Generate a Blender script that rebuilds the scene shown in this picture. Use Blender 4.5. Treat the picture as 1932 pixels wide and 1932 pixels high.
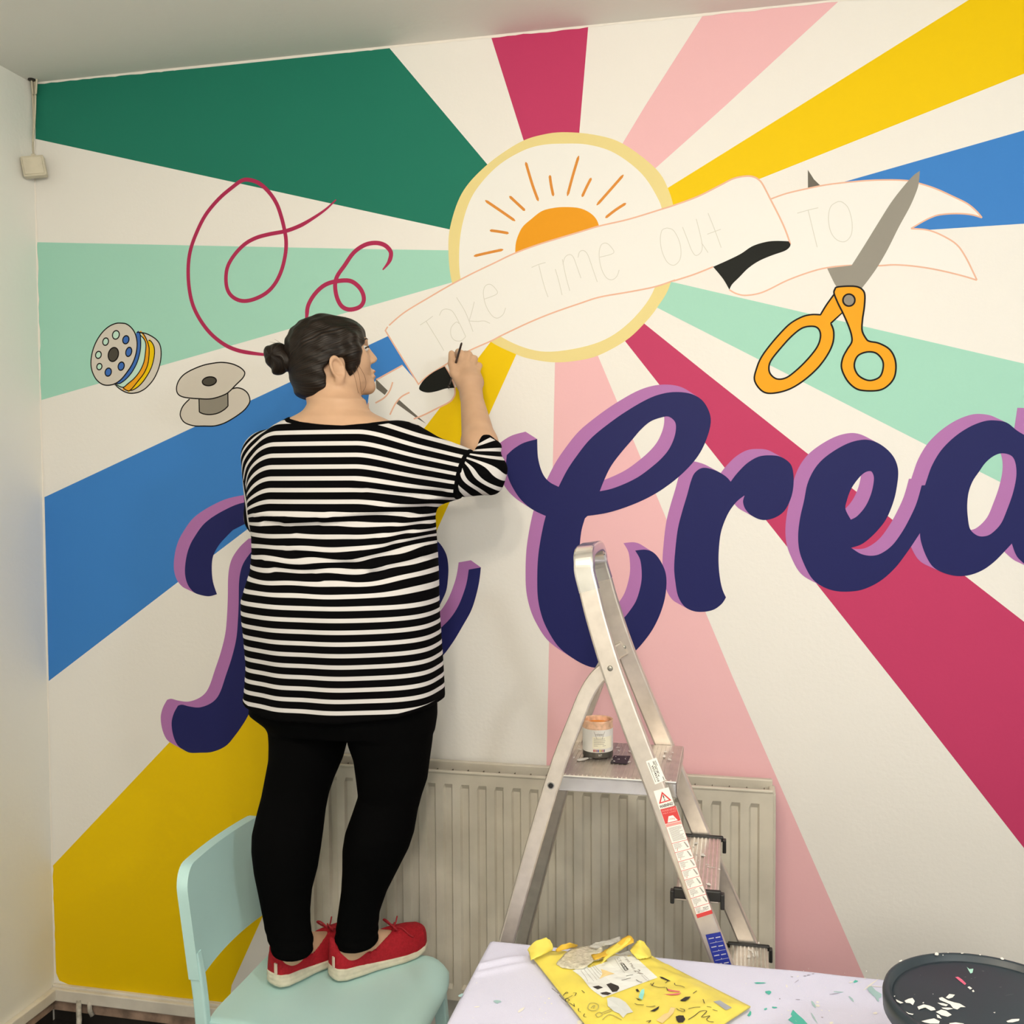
import bpy, bmesh, math, random
import numpy as np
from mathutils import Vector, Matrix
from mathutils.geometry import tessellate_polygon, delaunay_2d_cdt

for _o in list(bpy.data.objects):
    bpy.data.objects.remove(_o)
SC = bpy.context.scene
COL = SC.collection
PI = math.pi
random.seed(7)

# ------------------------------------------------------------------ camera
FPX = 1900.0                                    # focal length in pixels of the 1932 px frame
YAW, PITCH, ROLL = -0.220116, 0.040362, -0.006184
CAM = Vector((2.002, -2.6, 1.64))


def cam_rotation():
    cy, sy, cp, sp = math.cos(YAW), math.sin(YAW), math.cos(PITCH), math.sin(PITCH)
    cr, sr = math.cos(ROLL), math.sin(ROLL)
    B = Matrix(((1, 0, 0), (0, 0, -1), (0, 1, 0)))
    Y = Matrix(((cy, -sy, 0), (sy, cy, 0), (0, 0, 1)))
    P = Matrix(((1, 0, 0), (0, cp, -sp), (0, sp, cp)))
    R = Matrix(((cr, -sr, 0), (sr, cr, 0), (0, 0, 1)))
    return R @ P @ B @ Y                        # world -> (right, down, forward)


RC = cam_rotation()
cam_data = bpy.data.cameras.new('camera')
cam_data.sensor_width = 36.0
cam_data.sensor_fit = 'HORIZONTAL'
cam_data.lens = 36.0 * FPX / 1932.0
cam_data.clip_start = 0.02
cam_ob = bpy.data.objects.new('camera', cam_data)
COL.objects.link(cam_ob)
right, down, fwd = Vector(RC[0]), Vector(RC[1]), Vector(RC[2])
cam_ob.matrix_world = Matrix((
    (right.x, -down.x, -fwd.x, CAM.x),
    (right.y, -down.y, -fwd.y, CAM.y),
    (right.z, -down.z, -fwd.z, CAM.z),
    (0, 0, 0, 1)))
SC.camera = cam_ob

# ------------------------------------------------------------------ world, lamps, exposure
world = bpy.data.worlds.new('world')
SC.world = world
world.use_nodes = True
_bg = world.node_tree.nodes['Background']
_bg.inputs[0].default_value = (1.0, 0.93, 0.82, 1)
_bg.inputs[1].default_value = 0.05


def unseen_light(name, loc, radius, power, colour):
    """a soft point light below the ceiling, out of the picture on the camera's side of the room"""
    d = bpy.data.lights.new(name, 'POINT')
    d.shadow_soft_size = radius
    d.energy = power
    d.color = colour
    o = bpy.data.objects.new(name, d)
    o.location = loc
    COL.objects.link(o)
    return o


# a two-bulb fitting above the photographer, a whiter bulb to the right, and a fill light added at the back to even the wall
unseen_light('unseen_light', (1.60, -1.95, 2.46), 0.06, 24, (1.0, 0.86, 0.67))
unseen_light('unseen_light', (1.90, -2.05, 2.46), 0.06, 24, (1.0, 0.88, 0.71))
unseen_light('unseen_light', (3.30, -2.35, 2.25), 0.12, 46, (0.95, 0.99, 0.98))
unseen_light('unseen_light', (2.10, -3.85, 2.05), 0.14, 56, (1.0, 0.93, 0.81))

SC.cycles.max_bounces = 7
SC.cycles.diffuse_bounces = 5
SC.cycles.glossy_bounces = 3
SC.view_settings.view_transform = 'Standard'
SC.view_settings.look = 'None'
SC.view_settings.gamma = 1.0
SC.view_settings.use_curve_mapping = False
SC.view_settings.exposure = -0.03

# ------------------------------------------------------------------ helpers


def ray(px, py):
    d = Vector(((px - 966.0) / FPX, (py - 966.0) / FPX, 1.0))
    return right * d.x + down * d.y + fwd


def W(px, py, y=0.0):
    """the point on the upright plane at distance y that stands at pixel (px, py)"""
    d = ray(px, py)
    t = (y - CAM.y) / d.y
    return CAM + d * t


def HZ(px, py, z):
    """the point on the level plane at height z that stands at pixel (px, py)"""
    d = ray(px, py)
    t = (z - CAM.z) / d.z
    return CAM + d * t


def lin(c):
    return tuple(((v / 255.0) / 12.92 if v / 255.0 <= 0.04045 else ((v / 255.0 + 0.055) / 1.055) ** 2.4) for v in c)


_M = {}


def mat(name, rgb, rough=0.55, metal=0.0, bump=0.0, bscale=200.0, var=0.0, vscale=8.0, spec=0.5, coat=0.0):
    """plain procedural material: colour with a little blotchy variation and a fine bump"""
    if name in _M:
        return _M[name]
    m = bpy.data.materials.new(name)
    m.use_nodes = True
    nt = m.node_tree
    b = nt.nodes['Principled BSDF']
    b.inputs['Base Color'].default_value = (*rgb, 1)
    b.inputs['Roughness'].default_value = rough
    b.inputs['Metallic'].default_value = metal
    b.inputs['Specular IOR Level'].default_value = spec
    b.inputs['Coat Weight'].default_value = coat
    if bump or var:
        tc = nt.nodes.new('ShaderNodeTexCoord')
    if var:
        n = nt.nodes.new('ShaderNodeTexNoise')
        n.inputs['Scale'].default_value = vscale
        n.inputs['Detail'].default_value = 5
        nt.links.new(tc.outputs['Object'], n.inputs['Vector'])
        r = nt.nodes.new('ShaderNodeMapRange')
        r.inputs['From Min'].default_value = 0.3
        r.inputs['From Max'].default_value = 0.7
        r.inputs['To Min'].default_value = 1 - var
        r.inputs['To Max'].default_value = 1 + var * 0.4
        nt.links.new(n.outputs['Fac'], r.inputs['Value'])
        mx = nt.nodes.new('ShaderNodeVectorMath')
        mx.operation = 'SCALE'
        mx.inputs[0].default_value = rgb
        nt.links.new(r.outputs['Result'], mx.inputs['Scale'])
        nt.links.new(mx.outputs['Vector'], b.inputs['Base Color'])
    if bump:
        n = nt.nodes.new('ShaderNodeTexNoise')
        n.inputs['Scale'].default_value = bscale
        n.inputs['Detail'].default_value = 3
        nt.links.new(tc.outputs['Object'], n.inputs['Vector'])
        bp = nt.nodes.new('ShaderNodeBump')
        bp.inputs['Strength'].default_value = bump
        bp.inputs['Distance'].default_value = 0.002
        nt.links.new(n.outputs['Fac'], bp.inputs['Height'])
        nt.links.new(bp.outputs['Normal'], b.inputs['Normal'])
    _M[name] = m
    return m


def link(name, me, m=None, parent=None, smooth=False):
    o = bpy.data.objects.new(name, me)
    if m is not None:
        if isinstance(m, (list, tuple)):
            for x in m:
                me.materials.append(x)
        else:
            me.materials.append(m)
    COL.objects.link(o)
    if parent is not None:
        o.parent = parent
    if smooth:
        me.shade_smooth()
    return o


def mesh(name, verts, faces, m=None, parent=None, smooth=False):
    me = bpy.data.meshes.new(name)
    me.from_pydata([tuple(v) for v in verts], [], faces)
    me.update()
    return link(name, me, m, parent, smooth)


def from_bm(name, bm, m=None, parent=None, smooth=False):
    me = bpy.data.meshes.new(name)
    bm.normal_update()
    bm.to_mesh(me)
    bm.free()
    return link(name, me, m, parent, smooth)


def empty(name, loc=(0, 0, 0)):
    o = bpy.data.objects.new(name, None)
    o.empty_display_size = 0.05
    o.location = loc
    COL.objects.link(o)
    return o


def tag(o, label=None, cat=None, group=None, kind=None):
    if label:
        o['label'] = label
    if cat:
        o['category'] = cat
    if group:
        o['group'] = group
    if kind:
        o['kind'] = kind
    return o


def adopt(root, *obs):
    """parent without moving: root sits at a place of its own, children were built in world space"""
    bpy.context.view_layer.update()
    inv = Matrix.Translation(root.location).inverted()
    for o in obs:
        o.parent = root
        o.matrix_parent_inverse = inv
    return root


def bm_box(bm, c, s, rot=None, bevel=0.0):
    r = bmesh.ops.create_cube(bm, size=1.0)
    vs = r['verts']
    M = Matrix.Translation(Vector(c)) @ ((rot.to_4x4() if rot is not None else Matrix.Identity(4))) @ Matrix.Diagonal((*s, 1))
    bmesh.ops.transform(bm, matrix=M, verts=vs)
    if bevel:
        es = list({e for v in vs for e in v.link_edges})
        bmesh.ops.bevel(bm, geom=es, offset=bevel, segments=2, affect='EDGES', profile=0.5)
    return vs


def box(name, c, s, m, parent=None, rot=None, bevel=0.0, smooth=False):
    bm = bmesh.new()
    bm_box(bm, c, s, rot, bevel)
    return from_bm(name, bm, m, parent, smooth)


def frames(pts, up=None):
    """parallel transport frames along a polyline"""
    pts = [Vector(p) for p in pts]
    n = len(pts)
    T = []
    for i in range(n):
        a = pts[max(i - 1, 0)]
        b = pts[min(i + 1, n - 1)]
        T.append((b - a).normalized())
    N = Vector(up) if up is not None else (Vector((0, 0, 1)) if abs(T[0].z) < 0.9 else Vector((0, 1, 0)))
    out = []
    for i in range(n):
        N = (N - T[i] * N.dot(T[i]))
        N.normalize()
        out.append((pts[i], T[i], N.copy(), T[i].cross(N)))
    return out


def sweep(bm, pts, section, up=None, closed_section=True, caps=True, scale=None):
    """sweep a 2-d section (list of (n, b)) along a polyline"""
    fr = frames(pts, up)
    rings = []
    for i, (p, t, n, b) in enumerate(fr):
        s = scale[i] if scale else 1.0
        rings.append([bm.verts.new(p + n * (u * s) + b * (v * s)) for u, v in section])
    k = len(section)
    for i in range(len(rings) - 1):
        for j in range(k if closed_section else k - 1):
            a, b2 = rings[i][j], rings[i][(j + 1) % k]
            c, d = rings[i + 1][(j + 1) % k], rings[i + 1][j]
            bm.faces.new((a, b2, c, d))
    if caps and closed_section:
        bm.faces.new(list(reversed(rings[0])))
        bm.faces.new(rings[-1])
    return rings


def circle(r, n=10, ry=None):
    ry = r if ry is None else ry
    return [(r * math.cos(2 * PI * i / n), ry * math.sin(2 * PI * i / n)) for i in range(n)]


def rrect(w, h, r, n=3):
    out = []
    for cx, cy, a0 in ((w / 2 - r, h / 2 - r, 0), (-w / 2 + r, h / 2 - r, PI / 2), (-w / 2 + r, -h / 2 + r, PI), (w / 2 - r, -h / 2 + r, 1.5 * PI)):
        for i in range(n + 1):
            a = a0 + PI / 2 * i / n
            out.append((cx + r * math.cos(a), cy + r * math.sin(a)))
    return out


def catmull(pts, seg=6, closed=False):
    P = [Vector(p) for p in pts]
    n = len(P)
    out = []
    rng = n if closed else n - 1
    for i in range(rng):
        if closed:
            p0, p1, p2, p3 = P[(i - 1) % n], P[i], P[(i + 1) % n], P[(i + 2) % n]
        else:
            p0, p1, p2, p3 = P[max(i - 1, 0)], P[i], P[i + 1], P[min(i + 2, n - 1)]
        for k in range(seg):
            t = k / seg
            out.append(0.5 * ((2 * p1) + (p2 - p0) * t + (2 * p0 - 5 * p1 + 4 * p2 - p3) * t * t + (3 * p1 - p0 - 3 * p2 + p3) * t ** 3))
    if not closed:
        out.append(P[-1])
    return out


def lathe(bm, prof, n=32, c=(0, 0, 0), axis_x=None):
    """profile of (radius, z) turned about the upright axis through c"""
    c = Vector(c)
    rings = []
    for r, z in prof:
        if r < 1e-6:
            rings.append([bm.verts.new(c + Vector((0, 0, z)))])
        else:
            rings.append([bm.verts.new(c + Vector((r * math.cos(2 * PI * i / n), r * math.sin(2 * PI * i / n), z))) for i in range(n)])
    for a, b in zip(rings, rings[1:]):
        for i in range(n):
            j = (i + 1) % n
            if len(a) == 1 and len(b) == 1:
                continue
            if len(a) == 1:
                bm.faces.new((a[0], b[i], b[j]))
            elif len(b) == 1:
                bm.faces.new((a[i], a[j], b[0]))
            else:
                bm.faces.new((a[i], a[j], b[j], b[i]))
    return rings


def text_polys(body, size=1.0, bold=0.0, align='CENTER'):
    """the built-in font as a flat mesh: (verts2d, faces)"""
    cu = bpy.data.curves.new('lettering', 'FONT')
    cu.body = body
    cu.size = size
    cu.align_x = align
    cu.align_y = 'CENTER'
    cu.offset = bold
    cu.resolution_u = 2
    o = bpy.data.objects.new('lettering', cu)
    COL.objects.link(o)
    bpy.context.view_layer.update()
    dg = bpy.context.evaluated_depsgraph_get()
    me = bpy.data.meshes.new_from_object(o.evaluated_get(dg))
    vs = [(v.co.x, v.co.y) for v in me.vertices]
    fs = [tuple(p.vertices) for p in me.polygons]
    bpy.data.objects.remove(o)
    bpy.data.curves.remove(cu)
    bpy.data.meshes.remove(me)
    return vs, fs
# ------------------------------------------------------------------ the room
CEIL = 2.776
M_WALL = mat('wall_paint_warm_white', (0.80, 0.785, 0.755), 0.6, bump=0.25, bscale=90, spec=0.3)
M_LEFT = mat('side_wall_paint', (0.80, 0.80, 0.765), 0.6, bump=0.3, bscale=60, spec=0.3)
M_CEIL = mat('ceiling_paint', (0.80, 0.78, 0.74), 0.8, bump=0.3, bscale=40, spec=0.2)
M_TRIM = mat('trim_gloss', (0.74, 0.70, 0.63), 0.45, var=0.12, vscale=14)
M_PLASTER = mat('bare_plaster', (0.36, 0.25, 0.19), 0.9, var=0.5, vscale=22, bump=0.8, bscale=50)
M_DARK = mat('dark_floor_boards', (0.018, 0.015, 0.013), 0.5, var=0.5, vscale=6, bump=0.5, bscale=30)

wall_back = tag(box('wall_back', (2.5, 0.06, CEIL / 2), (5.24, 0.12, CEIL), M_WALL), 'warm white wall carrying a bright painted sunburst mural', kind='structure')
tag(box('wall_left', (-0.06, -2.25, CEIL / 2), (0.12, 4.5, CEIL), M_LEFT), 'plain off white side wall left of the mural', kind='structure')
tag(box('wall_right', (5.06, -2.25, CEIL / 2), (0.12, 4.5, CEIL), M_LEFT), 'plain off white side wall right of the mural', kind='structure')
tag(box('wall_rear', (2.5, -4.56, CEIL / 2), (5.24, 0.12, CEIL), M_LEFT), 'plain off white wall behind the photographer', kind='structure')
tag(box('ceiling', (2.5, -2.25, CEIL + 0.05), (5.24, 4.74, 0.1), M_CEIL), 'flat off white ceiling above the mural', kind='structure')
floor = tag(box('floor', (2.5, -2.25, -0.03), (5.24, 4.74, 0.06), M_DARK), 'very dark bare floor boards', kind='structure')

# ragged unpainted bead along the ceiling and down the corner
def ragged_strip(name, a, b, n, w0, w1, off, out, m, parent=None):
    a, b, off, out = Vector(a), Vector(b), Vector(off), Vector(out)
    vs, fs = [], []
    for i in range(n + 1):
        p = a.lerp(b, i / n)
        w = random.uniform(w0, w1)
        vs += [p + out * 0.002, p + off * w + out * 0.0006]
        if i:
            k = 2 * i
            fs.append((k - 2, k - 1, k + 1, k))
    return mesh(name, vs, fs, m, parent)

M_BEAD = mat('edge_paint', (0.80, 0.76, 0.70), 0.6)
tag(ragged_strip('trim_1', (0, 0, CEIL), (5, 0, CEIL), 240, 0.004, 0.007, (0, 0, -1), (0, -1, 0), M_BEAD), 'thin uneven white line where mural meets ceiling', kind='structure')
tag(ragged_strip('trim_2', (0, 0, 0.1), (0, 0, CEIL), 120, 0.002, 0.006, (1, 0, 0), (0, -1, 0), M_BEAD), 'thin uneven white line down the wall corner', kind='structure')

# skirting: boxed strip, bare plaster below it, dark gap at the floor
BT = 0.103
bb = empty('baseboard_back', (0, 0, 0))
tag(bb, 'shabby cream skirting strip under the mural', kind='structure')
box('strip', (2.5, -0.012, BT - 0.018), (5.0, 0.024, 0.036), M_TRIM, bb, bevel=0.003)
box('ledge', (2.5, -0.006, BT + 0.003), (5.0, 0.012, 0.008), M_TRIM, bb, bevel=0.002)
box('plaster_band', (2.5, -0.006, 0.052), (5.0, 0.012, 0.036), M_PLASTER, bb)
box('dark_gap', (2.5, -0.002, 0.017), (5.0, 0.006, 0.034), M_DARK, bb)
bl = empty('baseboard_left', (0, 0, 0))
tag(bl, 'cream skirting strip along the side wall', kind='structure')
box('strip', (0.010, -2.25, BT - 0.018), (0.020, 4.46, 0.034), M_TRIM, bl, bevel=0.003)
box('plaster_band', (0.005, -2.25, 0.056), (0.010, 4.46, 0.03), M_PLASTER, bl)
box('dark_gap', (0.003, -2.25, 0.02), (0.006, 4.46, 0.04), M_DARK, bl)
# ------------------------------------------------------------------ the mural: flat paint on the wall
def paint_mat(name, rgb, rough=0.5):
    return mat('mural_' + name, rgb, rough, bump=0.12, bscale=90, spec=0.12)


PM = dict(
    green=paint_mat('green', (0.016, 0.185, 0.125)), magenta=paint_mat('magenta', (0.50, 0.046, 0.135)),
    pink=paint_mat('pink', (0.80, 0.475, 0.515)), yellow=paint_mat('yellow', (0.80, 0.55, 0.002)),
    blue=paint_mat('blue', (0.047, 0.215, 0.60)), mint=paint_mat('mint', (0.35, 0.655, 0.545)),
    navy=paint_mat('navy', (0.017, 0.020, 0.112)), purple=paint_mat('purple', (0.42, 0.175, 0.44)),
    orange=paint_mat('orange', (0.76, 0.32, 0.014)), stroke=paint_mat('stroke_orange', (0.66, 0.26, 0.045)),
    cream=paint_mat('pale_yellow', (0.76, 0.65, 0.29)), white=paint_mat('banner_white', (0.81, 0.81, 0.79)),
    outline=paint_mat('peach_outline', (0.76, 0.46, 0.34)), black=paint_mat('black', (0.009, 0.0105, 0.009)),
    line=paint_mat('ink_line', (0.006, 0.004, 0.004)), grey=paint_mat('blade_grey', (0.29, 0.275, 0.24)),
    dgrey=paint_mat('dark_grey', (0.145, 0.135, 0.115)), bobbin=paint_mat('bobbin_grey', (0.62, 0.58, 0.52)),
    core=paint_mat('core_grey', (0.27, 0.25, 0.21)), hub=paint_mat('hub_grey', (0.075, 0.068, 0.055)),
    thread=paint_mat('thread_magenta', (0.40, 0.028, 0.095)), bblue=paint_mat('bobbin_blue', (0.05, 0.15, 0.48)),
    pencil=paint_mat('pencil', (0.62, 0.62, 0.57)), bwhite=paint_mat('bobbin_mint', (0.50, 0.72, 0.62)),
    horange=paint_mat('handle_orange', (0.80, 0.36, 0.014)),
)
LAYER = 0.00006


def spline(loop, closed=True, seg=5):
    """pixel points; a third value marks a sharp corner. Smooth between corners."""
    P = [Vector((p[0], p[1], 0)) for p in loop]
    cor = [i for i, p in enumerate(loop) if len(p) > 2]
    if closed and not cor:
        return [(v.x, v.y) for v in catmull(P, seg, True)]
    if not closed:
        cor = sorted(set([0] + cor + [len(P) - 1]))
        spans = list(zip(cor, cor[1:]))
    else:
        spans = [(cor[i], cor[(i + 1) % len(cor)]) for i in range(len(cor))]
    out = []
    n = len(P)
    for a, b in spans:
        if closed:
            k = (b - a) % n or n
            idx = [(a + j) % n for j in range(k + 1)]
        else:
            idx = list(range(a, b + 1))
        c = catmull([P[i] for i in idx], 1 if len(idx) == 2 else seg, False)
        out += c[:-1]
    if not closed:
        out.append(P[-1])
    return [(v.x, v.y) for v in out]


def crop(ox, oy, k):
    """points read in an enlarged crop -> pixels of the photograph"""
    return lambda pts: [((ox + p[0] * k, oy + p[1] * k) + tuple(p[2:])) for p in pts]


C1 = crop(0, 0, 700 / 1932)
C2 = crop(640, 200, 660 / 1932)
C3 = crop(1272, 200, 660 / 1932)
C4 = crop(280, 560, 700 / 1932)
C5 = crop(880, 680, 600 / 1932)
C6 = crop(1332, 700, 600 / 1932)
CB = crop(150, 590, 340 / 1932)
CT = crop(280, 1000, 240 / 1054)
CQ = crop(780, 960, 180 / 1159)


def onwall(pts, layer):
    return [W(x, y, -layer * LAYER) for x, y in pts]


def fill(name, loops, m, layer, parent=None):
    """flat painted patch; loops are pixel polylines, further loops are holes"""
    L3 = [onwall(l, layer) for l in loops]
    flat = [v for l in L3 for v in l]
    tris = tessellate_polygon([[Vector((v.x, v.z, 0)) for v in l] for l in L3])
    return mesh(name, flat, [tuple(t) for t in tris], m, parent or wall_back)


def ribbon(pts3, w):
    """a flat ribbon of given width (or width list) in the wall plane"""
    vs, fs = [], []
    n = len(pts3)
    for i, p in enumerate(pts3):
        a, b = pts3[max(i - 1, 0)], pts3[min(i + 1, n - 1)]
        t = b - a
        t.y = 0
        if t.length < 1e-9:
            t = Vector((1, 0, 0))
        t.normalize()
        nrm = Vector((-t.z, 0, t.x))
        ww = (w[i] if isinstance(w, list) else w) / 2
        vs += [p + nrm * ww, p - nrm * ww]
        if i:
            k = 2 * i
            fs.append((k - 2, k - 1, k + 1, k))
    return vs, fs


PXM = 2.66 / 1900        # metres per pixel on the wall


def stroke(name, lines, m, layer, wpx, parent=None, closed=False, smooth=True, taper=False):
    vs, fs = [], []
    for li, ln in enumerate(lines):
        p2 = spline(ln, closed) if smooth else [tuple(p[:2]) for p in ln]
        if closed:
            p2 = p2 + p2[:2]
        n = len(p2)
        # later brushwork lies a hair above earlier brushwork, so crossings stay clean
        p3 = [W(x, y, -(layer + 0.02 * li + 0.35 * i / n) * LAYER) for i, (x, y) in enumerate(p2)]
        w = wpx * PXM
        if taper:
            w = [wpx * PXM * min(1.0, 0.3 + 12.0 * min(i, n - 1 - i) / n) for i in range(n)]
        v, f = ribbon(p3, w)
        k = len(vs)
        vs += v
        fs += [tuple(i + k for i in q) for q in f]
    return mesh(name, vs, fs, m, parent or wall_back)


def plab(o, label):
    o['label'] = label
    return o


# --- rays (straight edges)
plab(fill('sun_ray', [[(67, 158), (400, 126), (735, 91), (995, 400), (950, 455), (67, 262)]], PM['green'], 1), 'dark green ray at top left')
plab(fill('sun_ray', [[(69, 457), (700, 470), (960, 474), (960, 502), (77, 755)]], PM['mint'], 1), 'mint ray on the left')
plab(fill('sun_ray', [[(84, 938), (760, 621), (845, 640), (800, 745), (336, 1098), (92, 1285)]], PM['blue'], 1), 'blue ray on the left behind the woman')
plab(fill('sun_ray', [[(98, 1635), (322, 1398), (806, 801), (960, 600), (1005, 600), (437, 1859), (433, 1892), (140, 1862), (112, 1850), (106, 1836)]], PM['yellow'], 1), 'yellow ray running down to the left corner')
plab(fill('sun_ray', [[(1048, 640), (1115, 640), (1383, 1279), (1640, 1866), (1700, 2010), (1026, 2010), (1031, 1446), (1043, 879)]], PM['pink'], 1), 'pink ray running down behind the ladder')
plab(fill('sun_ray', [[(1145, 600), (1190, 590), (1332, 704), (1520, 853), (1678, 976), (1932, 1173), (2250, 1421), (2250, 2008), (1698, 1300), (1445, 981)]], PM['magenta'], 1), 'magenta ray at lower right')
plab(fill('sun_ray', [[(1200, 517), (1272, 533), (1523, 591), (1932, 686), (2250, 760), (2250, 1092), (1747, 839), (1272, 597), (1200, 560)]], PM['mint'], 1), 'mint ray on the right')
plab(fill('sun_ray', [[(1500, 369), (1586, 345), (1932, 246), (2250, 155), (2250, 402), (1932, 422), (1747, 434), (1500, 450)]], PM['blue'], 1), 'blue ray on the right')
plab(fill('sun_ray', [[(1200, 392), (1272, 347), (1508, 200), (1829, -1), (2200, -40), (2200, 32), (1932, 139), (1779, 200), (1432, 338), (1250, 411)]], PM['yellow'], 1), 'yellow ray at upper right')
plab(fill('sun_ray', [[(1140, 325), (1175, 270), (1217, 200), (1328, 26), (1585, 0), (1368, 200), (1300, 261), (1236, 318), (1190, 360)]], PM['pink'], 1), 'pink ray at the top')
plab(fill('sun_ray', [[(926, 68), (1110, 48), (1093, 250), (1088, 300), (1000, 300), (988, 265)]], PM['magenta'], 1), 'magenta ray at the top')

# --- the sun disc
OUT = [(1060, 249.5), (1120, 254), (1175, 271), (1237, 318), (1262, 360), (1273, 405), (1276, 460), (1265, 535), (1240, 580), (1214, 612), (1180, 643), (1128, 671),
       (1085, 681), (1043, 683.5), (1000, 677), (973, 668), (925, 644), (890, 608), (862, 560), (850, 520), (846, 470), (849, 430), (864, 380), (885, 345), (920, 310), (955, 284), (988, 265), (1020, 255)]
INN = [(1060, 271), (1110, 273), (1160, 289), (1210, 327), (1240, 372), (1250, 402), (1255, 460), (1236, 541), (1205, 590), (1160, 630), (1110, 652), (1040, 663.5),
       (990, 656), (940, 632), (905, 600), (880, 560), (868, 520), (866.5, 470), (872, 425), (886, 380), (908, 345), (943, 310), (985, 285), (1020, 274)]
disc = plab(fill('sun_emblem', [spline(INN)], PM['white'], 2), 'round white emblem with pale yellow rim')
fill('rim', [spline(OUT), spline(INN)], PM['cream'], 2, disc)
fill('orange_sun', [spline(C2([(972, 815, 1), (975, 760), (990, 710), (1015, 665), (1060, 625), (1120, 580), (1190, 562), (1260, 558), (1330, 565), (1385, 590), (1420, 625), (1437, 668, 1), (1437, 760, 1), (972, 900, 1)]))], PM['orange'], 3, disc)
for a in ([(1030, 310), (1050, 380), (1072, 450), (1100, 525)], [(1163, 382), (1170, 435), (1183, 498)], [(1323, 275), (1290, 385), (1260, 497)], [(1392, 397), (1365, 450), (1341, 502)],
          [(1570, 380), (1500, 460), (1422, 548)], [(1584, 537), (1525, 575), (1470, 618)], [(940, 498), (985, 540), (1026, 578)], [(806, 521), (890, 578), (972, 635)],
          [(832, 687), (885, 694), (936, 703)], [(743, 829), (825, 810), (906, 793)]):
    stroke('sunbeam_stroke', [C2(a)], PM['stroke'], 3, 5.0, disc, taper=True)

# --- scissors, back blade first, then the ribbon banner, then the front blade and handles
sc_back = plab(fill('scissor_back_blade', [C3([(738, 352), (772, 405), (808, 440), (808, 600), (740, 600)])], PM['dgrey'], 3), 'dark tip of the painted scissors behind the banner')

TAIL_R = C3([(530, 515, 1), (620, 483), (740, 455), (830, 437), (920, 425), (1060, 412), (1180, 408), (1285, 412), (1345, 425), (1440, 455), (1540, 500), (1620, 540), (1670, 582), (1700, 617, 1),
             (1640, 600), (1560, 594), (1470, 600), (1420, 615), (1370, 640), (1308, 677, 1), (1400, 685), (1480, 715), (1560, 765), (1610, 835), (1650, 915), (1672, 962, 1),
             (1600, 940), (1500, 915), (1400, 895), (1300, 882), (1210, 877), (1125, 882), (980, 880), (845, 893), (740, 920), (620, 965), (520, 1015), (460, 1037), (390, 1046), (340, 1035), (305, 1015, 1), (305, 800, 1)])
TAIL_L = C2([(140, 1800, 1), (158, 1640, 1), (172, 1560), (205, 1512, 1), (350, 1432, 1), (440, 1535, 1), (582, 1438, 1), (637, 1557, 1), (640, 1575), (628, 1615), (600, 1640), (540, 1670), (470, 1705), (412, 1728), (250, 1800, 1)])
TOP = C2([(275, 1212), (360, 1140), (500, 1055), (615, 988), (735, 925), (850, 870), (965, 815), (1100, 765), (1220, 728), (1340, 692), (1440, 662), (1600, 625), (1780, 570)]) + \
    C3([(0, 548), (130, 500), (250, 440), (330, 400), (400, 387), (440, 392), (468, 408), (490, 435), (530, 512), (590, 630), (620, 700), (642, 765)])
BOT = C3([(215, 888), (110, 930), (0, 965)]) + C2([(1850, 963), (1745, 998), (1600, 1027), (1440, 1055), (1330, 1090), (1180, 1142), (1050, 1195), (895, 1268), (840, 1297), (700, 1360), (582, 1432), (490, 1490), (440, 1535)])
MAIN = [(p[0], p[1]) for p in TOP[:-1]] + [(*TOP[-1][:2], 1)] + [(*BOT[0][:2], 1)] + BOT[1:-1] + [(*BOT[-1][:2], 1)] + C2([(350, 1395), (262, 1252, 1), (258, 1236)])
banner = plab(fill('banner', [spline(MAIN)], PM['white'], 5), 'white ribbon banner with pencilled words and peach outline')
fill('banner_tail', [spline(TAIL_R)], PM['white'], 4, banner)
fill('banner_tail', [spline(TAIL_L)], PM['white'], 4, banner)
stroke('banner_outline', [TAIL_R[:14], TAIL_R[13:20], TAIL_R[19:26], TAIL_R[25:41]], PM['outline'], 4.5, 2.6, banner)
stroke('banner_outline', [MAIN[:len(TOP)], [p[:2] for p in BOT], C2([(440, 1540), (350, 1395), (262, 1252), (257, 1238), (268, 1219)])], PM['outline'], 6, 2.8, banner)
stroke('banner_outline', [C2([(205, 1512), (350, 1432)]), C2([(158, 1700), (160, 1640)]), C2([(582, 1438), (620, 1500), (640, 1575), (628, 1615), (600, 1640), (540, 1670), (470, 1705), (412, 1728)]),
                          C2([(295, 1525), (280, 1570), (250, 1610), (200, 1640)]), C2([(388, 1582), (345, 1605), (310, 1645), (280, 1705)])], PM['outline'], 6.5, 3.0, banner)
fill('fold_shadow', [spline(C3([(215, 888, 1), (300, 850), (370, 815), (430, 775), (500, 752), (560, 745), (632, 747, 1), (642, 770), (615, 798), (540, 825), (470, 855), (410, 895), (360, 945), (320, 985), (305, 1015, 1), (270, 955)]))], PM['black'], 7, banner)
fill('fold_shadow', [spline(C2([(582, 1438, 1), (520, 1470), (470, 1510), (442, 1552), (450, 1572), (490, 1583), (540, 1575), (590, 1560), (637, 1557, 1), (612, 1490)]))], PM['black'], 7, banner)

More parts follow.
